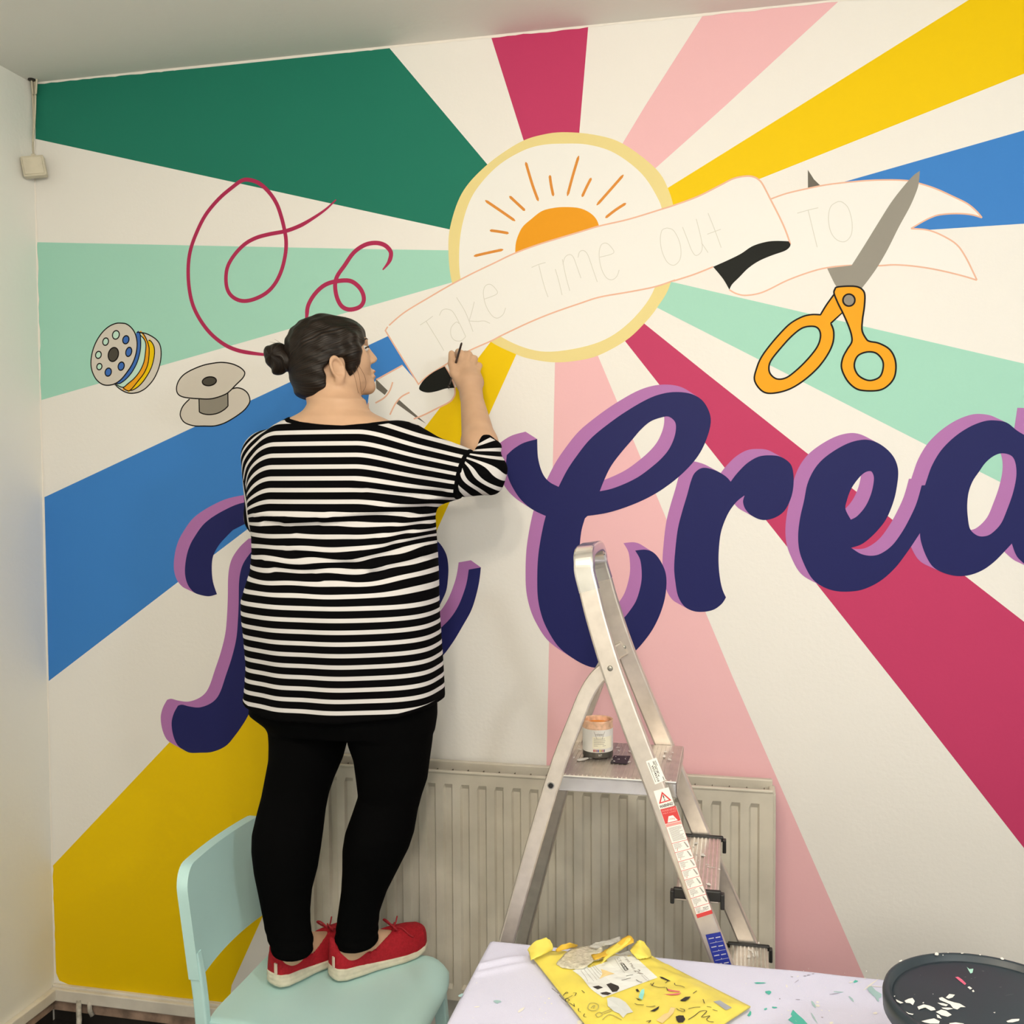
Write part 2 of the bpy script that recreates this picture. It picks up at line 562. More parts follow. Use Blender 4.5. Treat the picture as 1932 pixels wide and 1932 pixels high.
# pencilled words TAKE TIME OUT TO
K7 = crop(780, 340, 600 / 1932)
pencil_lines = [K7(a) for a in (
    [(40, 880), (75, 858), (118, 826)], [(78, 858), (110, 910), (150, 975), (185, 1035)],
    [(158, 822), (175, 790), (205, 783), (240, 800), (280, 870), (318, 950)], [(318, 950), (290, 975), (250, 972), (228, 940), (230, 895), (260, 862), (278, 872)],
    [(262, 712), (310, 790), (340, 860), (362, 920)], [(370, 738), (355, 800), (338, 855)], [(338, 855), (390, 858), (430, 855), (465, 870)],
    [(432, 722), (508, 690), (495, 655), (465, 632), (435, 645), (425, 690), (440, 760), (475, 820), (510, 838), (545, 815), (560, 775)],
    [(718, 530), (760, 512), (803, 500)], [(762, 515), (780, 590), (800, 660), (818, 710)],
    [(862, 540), (885, 620), (903, 697)], [(905, 480), (925, 580), (950, 672)], [(908, 510), (920, 470), (945, 452), (970, 465), (995, 530), (1018, 595)], [(1000, 470), (1010, 435), (1035, 428), (1060, 455), (1090, 540), (1117, 618)],
    [(1132, 468), (1215, 443), (1200, 405), (1170, 382), (1140, 395), (1128, 450), (1140, 530), (1170, 590), (1205, 605), (1235, 585), (1250, 545)],
    [(1540, 290), (1510, 305), (1500, 360), (1510, 430), (1540, 495), (1580, 517), (1615, 490), (1626, 440), (1615, 370), (1580, 305), (1540, 290)],
    [(1635, 285), (1665, 360), (1690, 425), (1715, 457), (1745, 440), (1755, 400), (1740, 320), (1718, 235)], [(1750, 380), (1790, 440)],
    [(1790, 200), (1830, 300), (1870, 410)], [(1785, 328), (1868, 298)])]
pencil_lines += [C3(a) for a in ([(680, 592), (740, 575), (795, 562)], [(740, 575), (765, 680), (790, 780)],
                                 [(905, 527), (865, 555), (852, 620), (865, 695), (900, 740), (945, 748), (978, 710), (982, 640), (962, 565), (930, 532), (905, 527)])]
stroke('pencil_lettering', pencil_lines, PM['pencil'], 6, 1.15, banner)

# needle under the left tail of the banner
needle = plab(fill('needle', [C2([(200, 1505), (268, 1572), (252, 1596), (205, 1560)])], PM['dgrey'], 5), 'grey needle threaded through the banner tail')
fill('needle_tip', [C2([(330, 1622), (480, 1755), (425, 1722), (314, 1642)])], PM['dgrey'], 5, needle)

# scissors in front
scis = plab(fill('scissors', [spline(C3([(1357, 358, 1), (1350, 430), (1335, 480), (1300, 560), (1240, 670), (1180, 790), (1125, 885), (1080, 950), (1035, 1008, 1), (900, 1004, 1), (880, 970), (845, 897, 1), (980, 880, 1), (1050, 770), (1130, 640), (1200, 530), (1270, 440), (1320, 385)]))], PM['grey'], 7), 'open scissors with grey blades and orange handles')
HR = C3([(900, 1000), (960, 995), (1010, 998), (1040, 1015), (1053, 1045), (1050, 1110), (1040, 1180), (1038, 1240), (1060, 1285), (1080, 1300), (1130, 1310), (1185, 1340), (1215, 1385), (1225, 1440), (1215, 1500), (1180, 1545), (1130, 1570),
         (1050, 1572), (1000, 1558), (955, 1515), (925, 1450), (930, 1395), (955, 1345), (980, 1305), (980, 1270), (965, 1220), (935, 1150), (905, 1090), (883, 1035), (888, 1012)])
HRh = C3([(1068, 1358), (1115, 1365), (1148, 1400), (1155, 1440), (1140, 1490), (1105, 1512), (1065, 1514), (1020, 1490), (997, 1450), (998, 1410), (1020, 1375)])
HL = C3([(883, 1040, 1), (840, 1100), (808, 1153, 1), (760, 1152), (710, 1163), (650, 1195), (600, 1240), (530, 1320), (480, 1390), (455, 1450), (443, 1510), (470, 1560), (510, 1585), (570, 1583), (640, 1562), (710, 1520), (780, 1460), (830, 1400), (865, 1340),
         (880, 1290), (880, 1240), (865, 1200, 1), (930, 1140, 1)])
HLh = C3([(770, 1217), (800, 1235), (808, 1275), (790, 1330), (740, 1395), (680, 1455), (620, 1500), (570, 1508), (535, 1485), (523, 1450), (535, 1405), (590, 1335), (650, 1270), (710, 1225)])
fill('handle', [spline(HL), spline(HLh)], PM['horange'], 8, scis)
stroke('ink_outline', [HL, HLh], PM['line'], 8.6, 2.9, scis, closed=True)
fill('handle', [spline(HR), spline(HRh)], PM['horange'], 9.2, scis)
PV = C3([(965 + 33 * math.cos(a), 1072 + 33 * math.sin(a)) for a in [i * PI / 8 for i in range(16)]])
fill('pivot', [spline(PV)], PM['core'], 10, scis)
stroke('ink_outline', [HR, HRh, PV], PM['line'], 10.6, 2.9, scis, closed=True)

# --- bobbins
b1 = plab(fill('bobbin', [spline(CB([(620, 208), (700, 220), (760, 245), (820, 285), (860, 340), (875, 420), (868, 520), (840, 620), (790, 720), (720, 800), (660, 840), (600, 860), (530, 862), (460, 835), (400, 790), (370, 740), (500, 400)]))], PM['bobbin'], 2), 'painted bobbin wound with blue, mint, orange and yellow thread')
BANDS = [('yellow', [(740, 295), (770, 310), (800, 370), (803, 450), (780, 560), (740, 650), (680, 740), (620, 800), (560, 832), (520, 825), (600, 500)]),
         ('orange', [(640, 213), (682, 225), (720, 290), (745, 370), (745, 460), (730, 560), (690, 650), (630, 730), (545, 830), (500, 830), (465, 800), (560, 500)]),
         ('bwhite', [(640, 230), (690, 280), (712, 340), (705, 440), (690, 530), (650, 620), (590, 700), (520, 760), (465, 800), (395, 772), (520, 500)]),
         ('bblue', [(612, 212), (645, 215), (655, 280), (655, 370), (640, 460), (610, 550), (560, 640), (500, 710), (440, 755), (400, 762), (380, 750), (500, 450)])]
for i, (c, pts) in enumerate(BANDS):
    fill('thread_band', [spline(CB(pts))], PM[c if c != 'orange' else 'horange'], 2.6 + i * 0.8, b1)
    stroke('ink_outline', [CB(pts[:-1])], PM['line'], 3.0 + i * 0.8, 2.2, b1)
stroke('ink_outline', [CB([(620, 208), (700, 220), (760, 245), (820, 285), (860, 340), (875, 420), (868, 520), (840, 620), (790, 720), (720, 800), (660, 840), (600, 860), (530, 862), (460, 835), (400, 790), (385, 765)])], PM['line'], 6.2, 2.4, b1)
FL = CB([(450, 112), (500, 120), (550, 155), (590, 210), (612, 280), (617, 360), (600, 460), (560, 560), (500, 650), (440, 720), (370, 765), (300, 778), (240, 765), (180, 715), (140, 640), (123, 560), (128, 470), (150, 380), (190, 290), (250, 205), (320, 145), (390, 115)])
fill('flange', [spline(FL)], PM['bobbin'], 6.6, b1)


def ell(cx, cy, a, b, tilt=0.25, n=16):
    return CB([(cx + a * math.cos(t) * math.cos(tilt) - b * math.sin(t) * math.sin(tilt), cy + a * math.cos(t) * math.sin(tilt) + b * math.sin(t) * math.cos(tilt)) for t in [i * 2 * PI / n for i in range(n)]])


holes = [(390, 238, 36, 46, 'bwhite'), (280, 310, 30, 40, 'bwhite'), (203, 452, 30, 38, 'bwhite'), (213, 578, 27, 34, 'bwhite'), (497, 290, 33, 44, 'bblue'), (528, 420, 31, 50, 'bblue'), (447, 573, 32, 45, 'bblue'), (308, 637, 33, 44, 'bblue'), (363, 448, 54, 76, 'hub')]
for cx, cy, a, b, c in holes:
    fill('flange_hole', [spline(ell(cx, cy, a, b))], PM[c], 7.2, b1)
stroke('ink_outline', [FL] + [ell(*h[:4]) for h in holes], PM['line'], 7.8, 2.5, b1, closed=True)

BD = CB([(1180, 925), (1110, 1000), (1080, 1080), (1095, 1140), (1140, 1185), (1230, 1213), (1340, 1215), (1450, 1213), (1560, 1180), (1680, 1110), (1770, 1040), (1820, 970), (1825, 920), (1800, 860), (1750, 820), (1690, 805), (1640, 815), (1400, 850)])
b2 = plab(fill('bobbin', [spline(BD)], PM['bobbin'], 2), 'painted empty grey bobbin')
stroke('ink_outline', [BD[:-1]], PM['line'], 2.6, 2.5, b2)
CO = CB([(1280, 900, 1), (1285, 1065, 1), (1330, 1085), (1400, 1092), (1480, 1078), (1550, 1040), (1592, 1000, 1), (1590, 840, 1)])
fill('core', [spline(CO)], PM['core'], 3.2, b2)
stroke('ink_outline', [CO], PM['line'], 3.8, 2.5, b2)
TD = CB([(1480, 535), (1560, 535), (1640, 550), (1710, 580), (1755, 615), (1772, 650), (1750, 700), (1680, 770), (1600, 850), (1540, 885), (1450, 915), (1380, 925), (1280, 922), (1180, 915), (1100, 900), (1055, 870), (1040, 820), (1050, 760), (1080, 705), (1130, 655), (1220, 605), (1340, 560)])
fill('flange', [spline(TD)], PM['bobbin'], 4.4, b2)
HB = ell(1392, 735, 76, 47, -0.15)
fill('flange_hole', [spline(HB)], PM['hub'], 5, b2)
stroke('ink_outline', [TD, HB], PM['line'], 5.6, 2.5, b2, closed=True)

# --- loose thread
th = plab(stroke('thread', [C1([(1750, 1040), (1690, 1095), (1600, 1155), (1540, 1185), (1480, 1205), (1400, 1220), (1330, 1240), (1270, 1275), (1215, 1335), (1182, 1400), (1178, 1480), (1200, 1535), (1250, 1565), (1310, 1562), (1380, 1530), (1430, 1480), (1465, 1410), (1485, 1330),
                                (1490, 1260), (1482, 1200), (1465, 1130), (1440, 1060), (1400, 1000), (1350, 955), (1300, 937), (1260, 940), (1210, 975), (1140, 1035), (1070, 1120), (1020, 1220), (990, 1310), (980, 1400), (985, 1500), (1005, 1590), (1045, 1670), (1100, 1740), (1170, 1795), (1240, 1825), (1320, 1840), (1420, 1850), (1500, 1850)])],
                PM['thread'], 8, 7.8, taper=True), 'looping magenta thread on the left')
T2 = C1([(1590, 1700), (1597, 1650), (1605, 1590), (1640, 1530), (1690, 1485), (1750, 1465), (1820, 1462), (1865, 1490), (1890, 1530), (1893, 1570), (1870, 1600), (1820, 1612), (1780, 1595), (1755, 1550), (1745, 1490), (1755, 1440)]) + C2([(30, 880), (80, 810), (140, 768), (200, 756), (250, 768), (282, 800), (285, 830), (272, 865), (240, 905)])
plab(stroke('thread', [T2], PM['thread'], 8, 8.4, taper=True), 'curling magenta thread above the head')

# --- lettering, navy faces with a purple shifted side
LET = {}
LET['T'] = ([CT([(700, 0, 1), (640, 60), (580, 130), (535, 220), (525, 320), (535, 430), (568, 532, 1), (500, 549), (420, 535), (370, 510), (325, 450), (303, 360), (310, 250), (335, 150), (380, 60), (470, -60), (620, -160), (800, -230), (1100, -260), (1500, -200), (1900, -120, 1), (1900, 30, 1), (1600, -10), (1300, -40), (1000, -90), (850, -70)])], (-21, -10))
LET['S'] = ([CT([(920, 120, 1), (850, 185), (790, 270), (762, 350), (750, 450), (748, 600), (742, 740), (728, 900), (690, 1060), (640, 1210), (600, 1330), (560, 1400), (500, 1445), (420, 1470), (340, 1462), (280, 1447), (245, 1455, 1), (210, 1520), (192, 1600), (205, 1700), (240, 1780), (290, 1820), (345, 1845), (430, 1845), (530, 1838), (640, 1790), (720, 1700), (790, 1600), (830, 1530), (900, 1400), (980, 1000), (1050, 600), (1100, 200, 1), (1100, 100, 1)])], (-20.5, -11))
LET['O'] = ([CQ([(200, 330, 1), (250, 365), (320, 420), (380, 510), (412, 600), (425, 720), (420, 850), (400, 990), (350, 1110), (290, 1220), (180, 1380), (0, 1500), (-200, 1480), (-300, 1300, 1), (-150, 1200), (0, 900), (60, 600, 1), (100, 330, 1)])], (-20, -10))
LET['O2'] = ([CQ([(672, 738, 1), (820, 712, 1), (800, 880), (760, 1060), (700, 1240), (600, 1420), (480, 1620), (330, 1810), (150, 1900), (0, 1850, 1), (100, 1700), (300, 1480), (440, 1340), (540, 1190), (610, 1020), (650, 880)])], (-19, -13.5))
LET['C'] = ([C5([(430, 478, 1), (435, 590), (460, 680), (500, 735), (560, 768, 1), (610, 670), (670, 580), (750, 480), (850, 395), (970, 310), (1100, 235), (1200, 200), (1290, 192), (1370, 205), (1430, 240), (1470, 300), (1485, 370), (1465, 460), (1420, 560), (1350, 650), (1250, 740), (1130, 820), (1000, 880), (860, 925), (735, 945, 1),
                 (720, 960, 1), (700, 1030), (690, 1110), (682, 1230), (690, 1390), (720, 1490), (760, 1550), (820, 1585), (900, 1592), (950, 1570), (1000, 1510), (1035, 1450), (1060, 1360), (1065, 1290), (1055, 1210), (1025, 1155, 1), (1090, 1150), (1140, 1170), (1180, 1220), (1210, 1290), (1215, 1370), (1200, 1470), (1160, 1580), (1100, 1680),
                 (1000, 1790), (890, 1850), (790, 1867), (720, 1850), (640, 1805), (560, 1740), (500, 1650), (460, 1560), (435, 1450), (430, 1330), (435, 1200), (450, 1090), (468, 1000), (482, 945, 1), (400, 905), (330, 845), (280, 770), (250, 700), (240, 640), (245, 575, 1), (290, 535), (350, 500)]),
             C5([(810, 795, 1), (840, 720), (880, 640), (940, 560), (1000, 490), (1060, 420), (1120, 370), (1190, 345), (1230, 342), (1265, 370), (1273, 410), (1262, 470), (1230, 540), (1180, 600), (1110, 660), (1040, 710), (960, 750), (880, 780)])], (-22, -14))
LET['r'] = ([C5([(1440, 652), (1390, 680), (1365, 730), (1340, 820), (1310, 920), (1285, 1020), (1270, 1140), (1262, 1260), (1270, 1350), (1285, 1430), (1320, 1490), (1370, 1520), (1430, 1528), (1500, 1515), (1550, 1480), (1577, 1440, 1), (1555, 1390), (1540, 1320), (1532, 1230), (1535, 1130), (1550, 1030), (1590, 930), (1640, 860), (1690, 820, 1)])
             + C6([(225, 795), (240, 840), (280, 880), (345, 905), (420, 890), (480, 845), (520, 760), (533, 670), (525, 590), (500, 550), (450, 520), (390, 512), (320, 520), (250, 560), (190, 620), (150, 672, 1), (120, 640), (60, 605)])], (-22, -12))
LET['e'] = ([C6([(985, 418), (920, 422), (850, 445), (770, 490), (700, 545), (650, 610), (615, 690), (595, 790), (572, 890), (560, 990), (565, 1080), (590, 1160), (640, 1255), (700, 1305), (780, 1335), (870, 1340), (960, 1325), (1060, 1275), (1150, 1195), (1230, 1090), (1300, 985, 1), (1400, 985, 1), (1400, 690, 1), (1310, 695, 1), (1280, 800), (1240, 890), (1190, 980),
                 (1130, 1060), (1060, 1110), (1000, 1122), (940, 1110), (882, 1074, 1), (940, 1055), (990, 1020), (1050, 960), (1100, 890), (1140, 790), (1160, 700), (1168, 610), (1150, 540), (1110, 485), (1050, 440)]),
             C6([(995, 608), (960, 620), (920, 660), (880, 720), (855, 790), (848, 840), (880, 903, 1), (920, 880), (970, 820), (1005, 740), (1020, 660), (1012, 620)])], (-24, -12.5))
LET['a'] = ([C6([(1760, 300), (1690, 305), (1600, 340), (1510, 400), (1430, 480), (1375, 570), (1345, 650), (1325, 720), (1305, 850), (1300, 985), (1310, 1050), (1340, 1130), (1380, 1190), (1440, 1225), (1520, 1245), (1600, 1240), (1680, 1210), (1750, 1160), (1810, 1100), (1858, 1048, 1), (1880, 1110), (1910, 1150), (1980, 1200), (2080, 1210), (2200, 1150, 1), (2150, 1000), (2150, 700), (2180, 270, 1), (1975, 262, 1), (1955, 400, 1), (1890, 362), (1830, 315)]),
             C6([(1800, 500), (1750, 515), (1700, 555), (1660, 610), (1620, 670), (1595, 740), (1587, 820), (1592, 900), (1605, 960), (1640, 995), (1680, 1005), (1730, 990), (1790, 930), (1830, 840), (1865, 740), (1885, 640), (1880, 560), (1855, 515)])], (-26, -12))
LNAMES = {'T': 'swash of the hidden capital letter, upper left', 'S': 'stem and hook of the hidden capital letter', 'O': 'hidden letter beside the dress', 'O2': 'small tail stroke right of the dress',
          'C': 'large capital C', 'r': 'letter r', 'e': 'letter e', 'a': 'letter a cut by the frame'}


def swept_fill(name, loops, vec, m, layer, parent):
    """the union of a shape slid along a vector (the painted side of a letter)"""
    L = [[Vector(p) for p in l] for l in loops]
    flat = [v for l in L for v in l]
    tris = tessellate_polygon([[Vector((v.x, v.y, 0)) for v in l] for l in L])
    d = Vector(vec)
    vs = [v + d for v in flat]
    faces = [list(t) for t in tris]
    for l in L:
        n = len(l)
        for i in range(n):
            a, b = l[i], l[(i + 1) % n]
            if (b - a).length < 1e-4:
                continue
            k = len(vs)
            vs += [a, b, b + d, a + d]
            faces.append([k, k + 1, k + 2, k + 3])
    # consistent winding
    for f in faces:
        s = sum(vs[f[i]].x * vs[f[(i + 1) % len(f)]].y - vs[f[(i + 1) % len(f)]].x * vs[f[i]].y for i in range(len(f)))
        if s < 0:
            f.reverse()
    V, E, F, _ov, _oe, OF = delaunay_2d_cdt(vs, [], faces, 0, 1e-4)
    F = [f for f, o in zip(F, OF) if o]
    return mesh(name, [W(v.x, v.y, -layer * LAYER) for v in V], [tuple(f) for f in F], m, parent)


for i, (k, (loops, vec)) in enumerate(LET.items()):
    sp = [spline(l) for l in loops]
    face = plab(fill('mural_letter', sp, PM['navy'], 10.5 + 0.3 * i), 'navy and purple ' + LNAMES[k])
    plab(swept_fill('letter_side', sp, vec, PM['purple'], 7 + 0.3 * i, face), 'purple shaded side')
# ------------------------------------------------------------------ radiator
M_RAD = mat('radiator_enamel', (0.60, 0.56, 0.475), 0.42, var=0.16, vscale=9)
M_RADD = mat('radiator_grime', (0.16, 0.13, 0.10), 0.8, var=0.4, vscale=30)
RY = -0.118
RXR = W(1459, 1600, RY).x
RXL = W(545, 1600, RY).x
RTOP = W(1000, 1464, RY).z
RBOT = W(845, 1886, RY).z
rad = empty('radiator', ((RXL + RXR) / 2, -0.07, RBOT))
tag(rad, 'grubby cream double panel radiator under the mural', 'radiator')
PITCH_R = 0.0455
nrib = int((RXR - RXL - 0.03) / PITCH_R)
xs = [RXL]
ss = []
x0 = RXR - 0.02 - nrib * PITCH_R
prof = [(0.0, 0), (0.17, 0), (0.27, 1), (0.62, 1), (0.72, 0)]
xs = [(RXL, 0), (RXL + 0.004, 0)]
for i in range(nrib):
    for f, d in prof:
        xs.append((x0 + (i + f) * PITCH_R, d))
xs += [(RXR - 0.012, 0), (RXR, 0)]
xs = [xs[0]] + [q for a, q in zip(xs, xs[1:]) if q[0] > a[0] + 1e-6]
zs = [(RBOT, 0), (RBOT + 0.030, 0), (RBOT + 0.040, 1), (RTOP - 0.046, 1), (RTOP - 0.034, 0.0), (RTOP - 0.006, 0), (RTOP, -0.6)]
bm = bmesh.new()
G = [[bm.verts.new((x, RY + 0.008 * max(d * k, 0) + (0.004 if k < 0 else 0), z)) for x, d in xs] for z, k in zs]
for i in range(len(zs) - 1):
    for j in range(len(xs) - 1):
        bm.faces.new((G[i][j], G[i][j + 1], G[i + 1][j + 1], G[i + 1][j]))
adopt(rad, from_bm('front_panel', bm, M_RAD),
      box('panel_back', ((RXL + RXR) / 2, RY + 0.016, (RBOT + RTOP) / 2), (RXR - RXL, 0.012, RTOP - RBOT - 0.01), M_RAD),
      box('rear_panel', ((RXL + RXR) / 2, -0.040, (RBOT + RTOP) / 2 + 0.002), (RXR - RXL, 0.016, RTOP - RBOT + 0.006), M_RAD, bevel=0.003),
      box('end_cap', (RXR - 0.002, -0.074, (RBOT + RTOP) / 2 - 0.004), (0.016, 0.074, RTOP - RBOT - 0.012), M_RAD, bevel=0.004),
      box('end_cap', (RXL + 0.002, -0.074, (RBOT + RTOP) / 2 - 0.004), (0.016, 0.074, RTOP - RBOT - 0.012), M_RAD, bevel=0.004),
      box('top_seam', ((RXL + RXR) / 2, RY + 0.002, RTOP - 0.003), (RXR - RXL, 0.010, 0.008), M_RAD, bevel=0.003))
bm = bmesh.new()
for k in range(30):
    x = RXL + 0.02 + k * (RXR - RXL - 0.04) / 29
    bm_box(bm, (x, -0.074, (RBOT + RTOP) / 2), (0.002, 0.05, RTOP - RBOT - 0.03))
adopt(rad, tag(from_bm('convector_fins', bm, M_RADD), kind='stuff'))
for x in (RXL + 0.12, RXR - 0.12):
    adopt(rad, box('wall_bracket', (x, -0.018, RTOP - 0.10), (0.03, 0.034, 0.05), M_RADD))
bm = bmesh.new()
sweep(bm, [(RXR - 0.006, -0.075, RBOT + 0.03), (RXR + 0.03, -0.075, RBOT + 0.03), (RXR + 0.045, -0.075, RBOT + 0.015), (RXR + 0.045, -0.075, 0.0)], circle(0.0075, 10))
adopt(rad, from_bm('supply_pipe', bm, M_RAD, smooth=True))
bm = bmesh.new()
lathe(bm, [(0, 0), (0.013, 0), (0.014, 0.035), (0.010, 0.05), (0, 0.052)], 14, (RXR + 0.045, -0.075, RBOT + 0.03))
adopt(rad, from_bm('valve', bm, M_RAD, smooth=True))

# ------------------------------------------------------------------ stepladder
def metal(name, rgb, rough):
    m = mat(name, rgb, rough, metal=0.85, bump=0.0, var=0.10, vscale=40)
    return m


M_ALU = metal('brushed_aluminium', (0.70, 0.645, 0.59), 0.40)
M_ALU2 = metal('polished_aluminium', (0.78, 0.77, 0.74), 0.22)
M_BLACK = mat('black_plastic', (0.012, 0.012, 0.012), 0.45)
M_RIVET = metal('rivet_steel', (0.38, 0.37, 0.33), 0.4)
M_WPAINT = mat('dried_white_paint', (0.82, 0.81, 0.78), 0.5)


def ynear(z):
    return -0.600 - 0.09 * (1.46 - z)


def yfar(z):
    return -0.400 + 0.11 * (1.46 - z)


XZ = [(1.704, 1.435), (1.7135, 1.400), (1.728, 1.345), (1.760, 1.245), (1.804, 1.130), (1.850, 1.015), (1.943, 0.780), (2.02, 0.592), (2.10, 0.39), (2.252, 0.012)]
lad = empty('stepladder', (1.85, -0.5, 0.0))
tag(lad, 'paint spotted aluminium stepladder in front of the radiator', 'ladder')


def stile_path(fy):
    return [Vector((x, fy(z), z)) for x, z in XZ]


def channel(name, path, w, t, m, up):
    bm = bmesh.new()
    sweep(bm, catmull(path, 4), rrect(t, w, 0.004, 2), up=up)
    return from_bm(name, bm, m, smooth=False)


rail_path = [Vector((x, ynear(z), z)) for x, z in reversed(XZ)] + \
    [Vector(p) for p in ((1.7025, -0.598, 1.452), (1.7005, -0.588, 1.466), (1.6995, -0.565, 1.4745), (1.699, -0.53, 1.477), (1.699, -0.50, 1.4775), (1.699, -0.47, 1.477), (1.6995, -0.435, 1.4745), (1.7005, -0.412, 1.466), (1.7025, -0.402, 1.452))] + \
    [Vector((x, yfar(z), z)) for x, z in XZ]
bm = bmesh.new()
sweep(bm, catmull(rail_path, 4), rrect(0.0395, 0.022, 0.004, 2), up=(1, 0, 0.3))
near_stile = from_bm('side_rail', bm, M_ALU)
adopt(lad, near_stile)
for fy in (ynear, yfar):
    foot = box('rubber_foot', (XZ[-1][0] + 0.003, fy(0.0), 0.012), (0.055, 0.03, 0.026), M_BLACK, bevel=0.004)
    adopt(lad, foot)
    bm = bmesh.new()
    lathe(bm, [(0, 0.0), (0.0055, 0.0), (0.0055, 0.0025), (0.003, 0.004), (0, 0.004)], 12)
    bmesh.ops.transform(bm, matrix=Matrix.Translation((1.758, fy(1.25) - 0.0108, 1.25)) @ Matrix.Rotation(PI / 2, 4, 'X'), verts=bm.verts)
    adopt(lad, from_bm('rivet', bm, M_RIVET, smooth=True))
bm = bmesh.new()
sweep(bm, catmull([p for p in rail_path if p.z > 1.37], 4), rrect(0.0405, 0.0232, 0.0045, 2), up=(1, 0, 0.3))
adopt(lad, from_bm('hoop_sleeve', bm, M_ALU2))

RL = [(1.760, 1.250), (1.735, 1.232), (1.712, 1.200), (1.690, 1.148), (1.640, 1.010), (1.553, 0.700), (1.372, 0.012)]
for fy, dy in ((ynear, 0.004), (yfar, -0.004)):
    path = [Vector((x, fy(z) + dy + (0.012 if fy is ynear else -0.012), z)) for x, z in RL]
    leg = channel('rear_leg', path, 0.032, 0.020, M_ALU, (0, 1, 0))
    adopt(lad, leg)
    f = box('rubber_foot', (RL[-1][0] - 0.003, path[-1].y, 0.012), (0.045, 0.028, 0.026), M_BLACK, bevel=0.004)
    f.parent = leg
    bm = bmesh.new()
    lathe(bm, [(0, 0.0), (0.0075, 0.0), (0.0075, 0.002), (0, 0.002)], 14)
    bmesh.ops.transform(bm, matrix=Matrix.Translation((1.639, path[4].y - 0.0102, 1.010)) @ Matrix.Rotation(PI / 2, 4, 'X'), verts=bm.verts)
    b = from_bm('bolt', bm, M_ALU2)
    b.parent = leg
    bm = bmesh.new()
    lathe(bm, [(0, 0.0), (0.0052, 0.0), (0.0052, 0.001), (0, 0.001)], 14)
    bmesh.ops.transform(bm, matrix=Matrix.Translation((1.639, path[4].y - 0.0124, 1.010)) @ Matrix.Rotation(PI / 2, 4, 'X'), verts=bm.verts)
    b2_ = from_bm('bolt_hole', bm, M_BLACK)
    b2_.parent = leg
# brace across the rear legs, lower down
bz = 0.30
adopt(lad, box('rear_brace', (1.438, (ynear(bz) + yfar(bz)) / 2, bz), (0.03, yfar(bz) - ynear(bz) - 0.03, 0.012), M_ALU, bevel=0.002))

# platform
PZ = 1.030
py0, py1 = ynear(PZ) + 0.012, yfar(PZ) - 0.012
px0, px1 = 1.645, 1.888
plat = box('platform', ((px0 + px1) / 2, (py0 + py1) / 2, PZ - 0.004), (px1 - px0, py1 - py0, 0.008), M_ALU, bevel=0.002)
adopt(lad, plat)
lip = box('front_lip', ((px0 + px1) / 2, py0 + 0.003, PZ - 0.016), (px1 - px0, 0.006, 0.032), M_ALU2, bevel=0.002)
lip2 = box('front_lip', (px1 - 0.003, (py0 + py1) / 2, PZ - 0.014), (0.006, py1 - py0, 0.026), M_ALU, bevel=0.002)
lip3 = box('front_lip', (px0 + 0.003, (py0 + py1) / 2, PZ - 0.014), (0.006, py1 - py0, 0.026), M_ALU, bevel=0.002)
bm = bmesh.new()
for k in range(26):
    x = px0 + 0.012 + k * (px1 - px0 - 0.024) / 25
    bm_box(bm, (x, (py0 + py1) / 2, PZ + 0.0006), (0.0022, py1 - py0 - 0.012, 0.0012))
rib = tag(from_bm('grip_ribs', bm, M_ALU), kind='stuff')
for o in (lip, lip2, lip3, rib):
    o.parent = plat


def blob(cx, cy, r, n=9, el=1.0, ang=0.0, jag=0.35):
    pts = []
    for i in range(n):
        a = 2 * PI * i / n
        rr = r * random.uniform(1 - jag, 1 + jag)
        u, v = rr * math.cos(a) * el, rr * math.sin(a)
        pts.append((cx + u * math.cos(ang) - v * math.sin(ang), cy + u * math.sin(ang) + v * math.cos(ang)))
    return pts


def blobs(name, polys, place, m, parent=None):
    """flat flecks of dried paint; place maps a 2-d point to the surface"""
    vs, fs = [], []
    for p in polys:
        k = len(vs)
        cx, cy = sum(q[0] for q in p) / len(p), sum(q[1] for q in p) / len(p)
        vs.append(place(cx, cy))
        vs += [place(*q) for q in p]
        n = len(p)
        fs += [(k, k + 1 + i, k + 1 + (i + 1) % n) for i in range(n)]
    o = mesh(name, vs, fs, m, parent)
    return o


KP = crop(1040, 1340, 260 / 1932)
top = lambda x, y: HZ(x, y, PZ + 0.0022)
sq = fill_pts = [top(*p) for p in KP([(880, 632), (1112, 640), (1065, 755), (828, 738)])]
o = mesh('grip_pad', sq, [(0, 1, 2, 3)], mat('grip_pad_black', (0.012, 0.011, 0.014), 0.35))
o.parent = plat
fl = []
for cx, cy, r, el, a in ((430, 690, 22, 4.5, -0.15), (560, 668, 12, 3, -0.1), (320, 662, 12, 1.2, 0), (1095, 720, 9, 2.6, -0.4), (1100, 575, 9, 2.6, 0.5), (945, 565, 8, 2.4, 0.5), (930, 520, 6, 5, 0.05), (400, 545, 9, 3.5, 0.15), (1585, 645, 16, 1.3, 0), (1660, 690, 9, 3.5, 0.3), (1600, 580, 8, 3, -0.2), (1700, 590, 7, 2.5, 0.2), (950, 685, 7, 1.2, 0), (1040, 680, 6, 2, 0.8), (905, 650, 5, 1.2, 0), (390, 500, 6, 2.5, 0.3), (345, 765, 6, 1.5, 0), (910, 878, 5, 1.2, 0)):
    fl.append([q for q in KP(blob(cx, cy, r, 9, el, a))])
for _ in range(40):
    fl.append(KP(blob(random.uniform(380, 1720), random.uniform(530, 720), random.uniform(2.5, 5.5), 7, random.uniform(1, 3), random.uniform(-0.6, 0.6))))
o = tag(blobs('paint_flecks', fl, lambda x, y: HZ(x, y, PZ + 0.0028), M_WPAINT), kind='stuff')
o.parent = plat

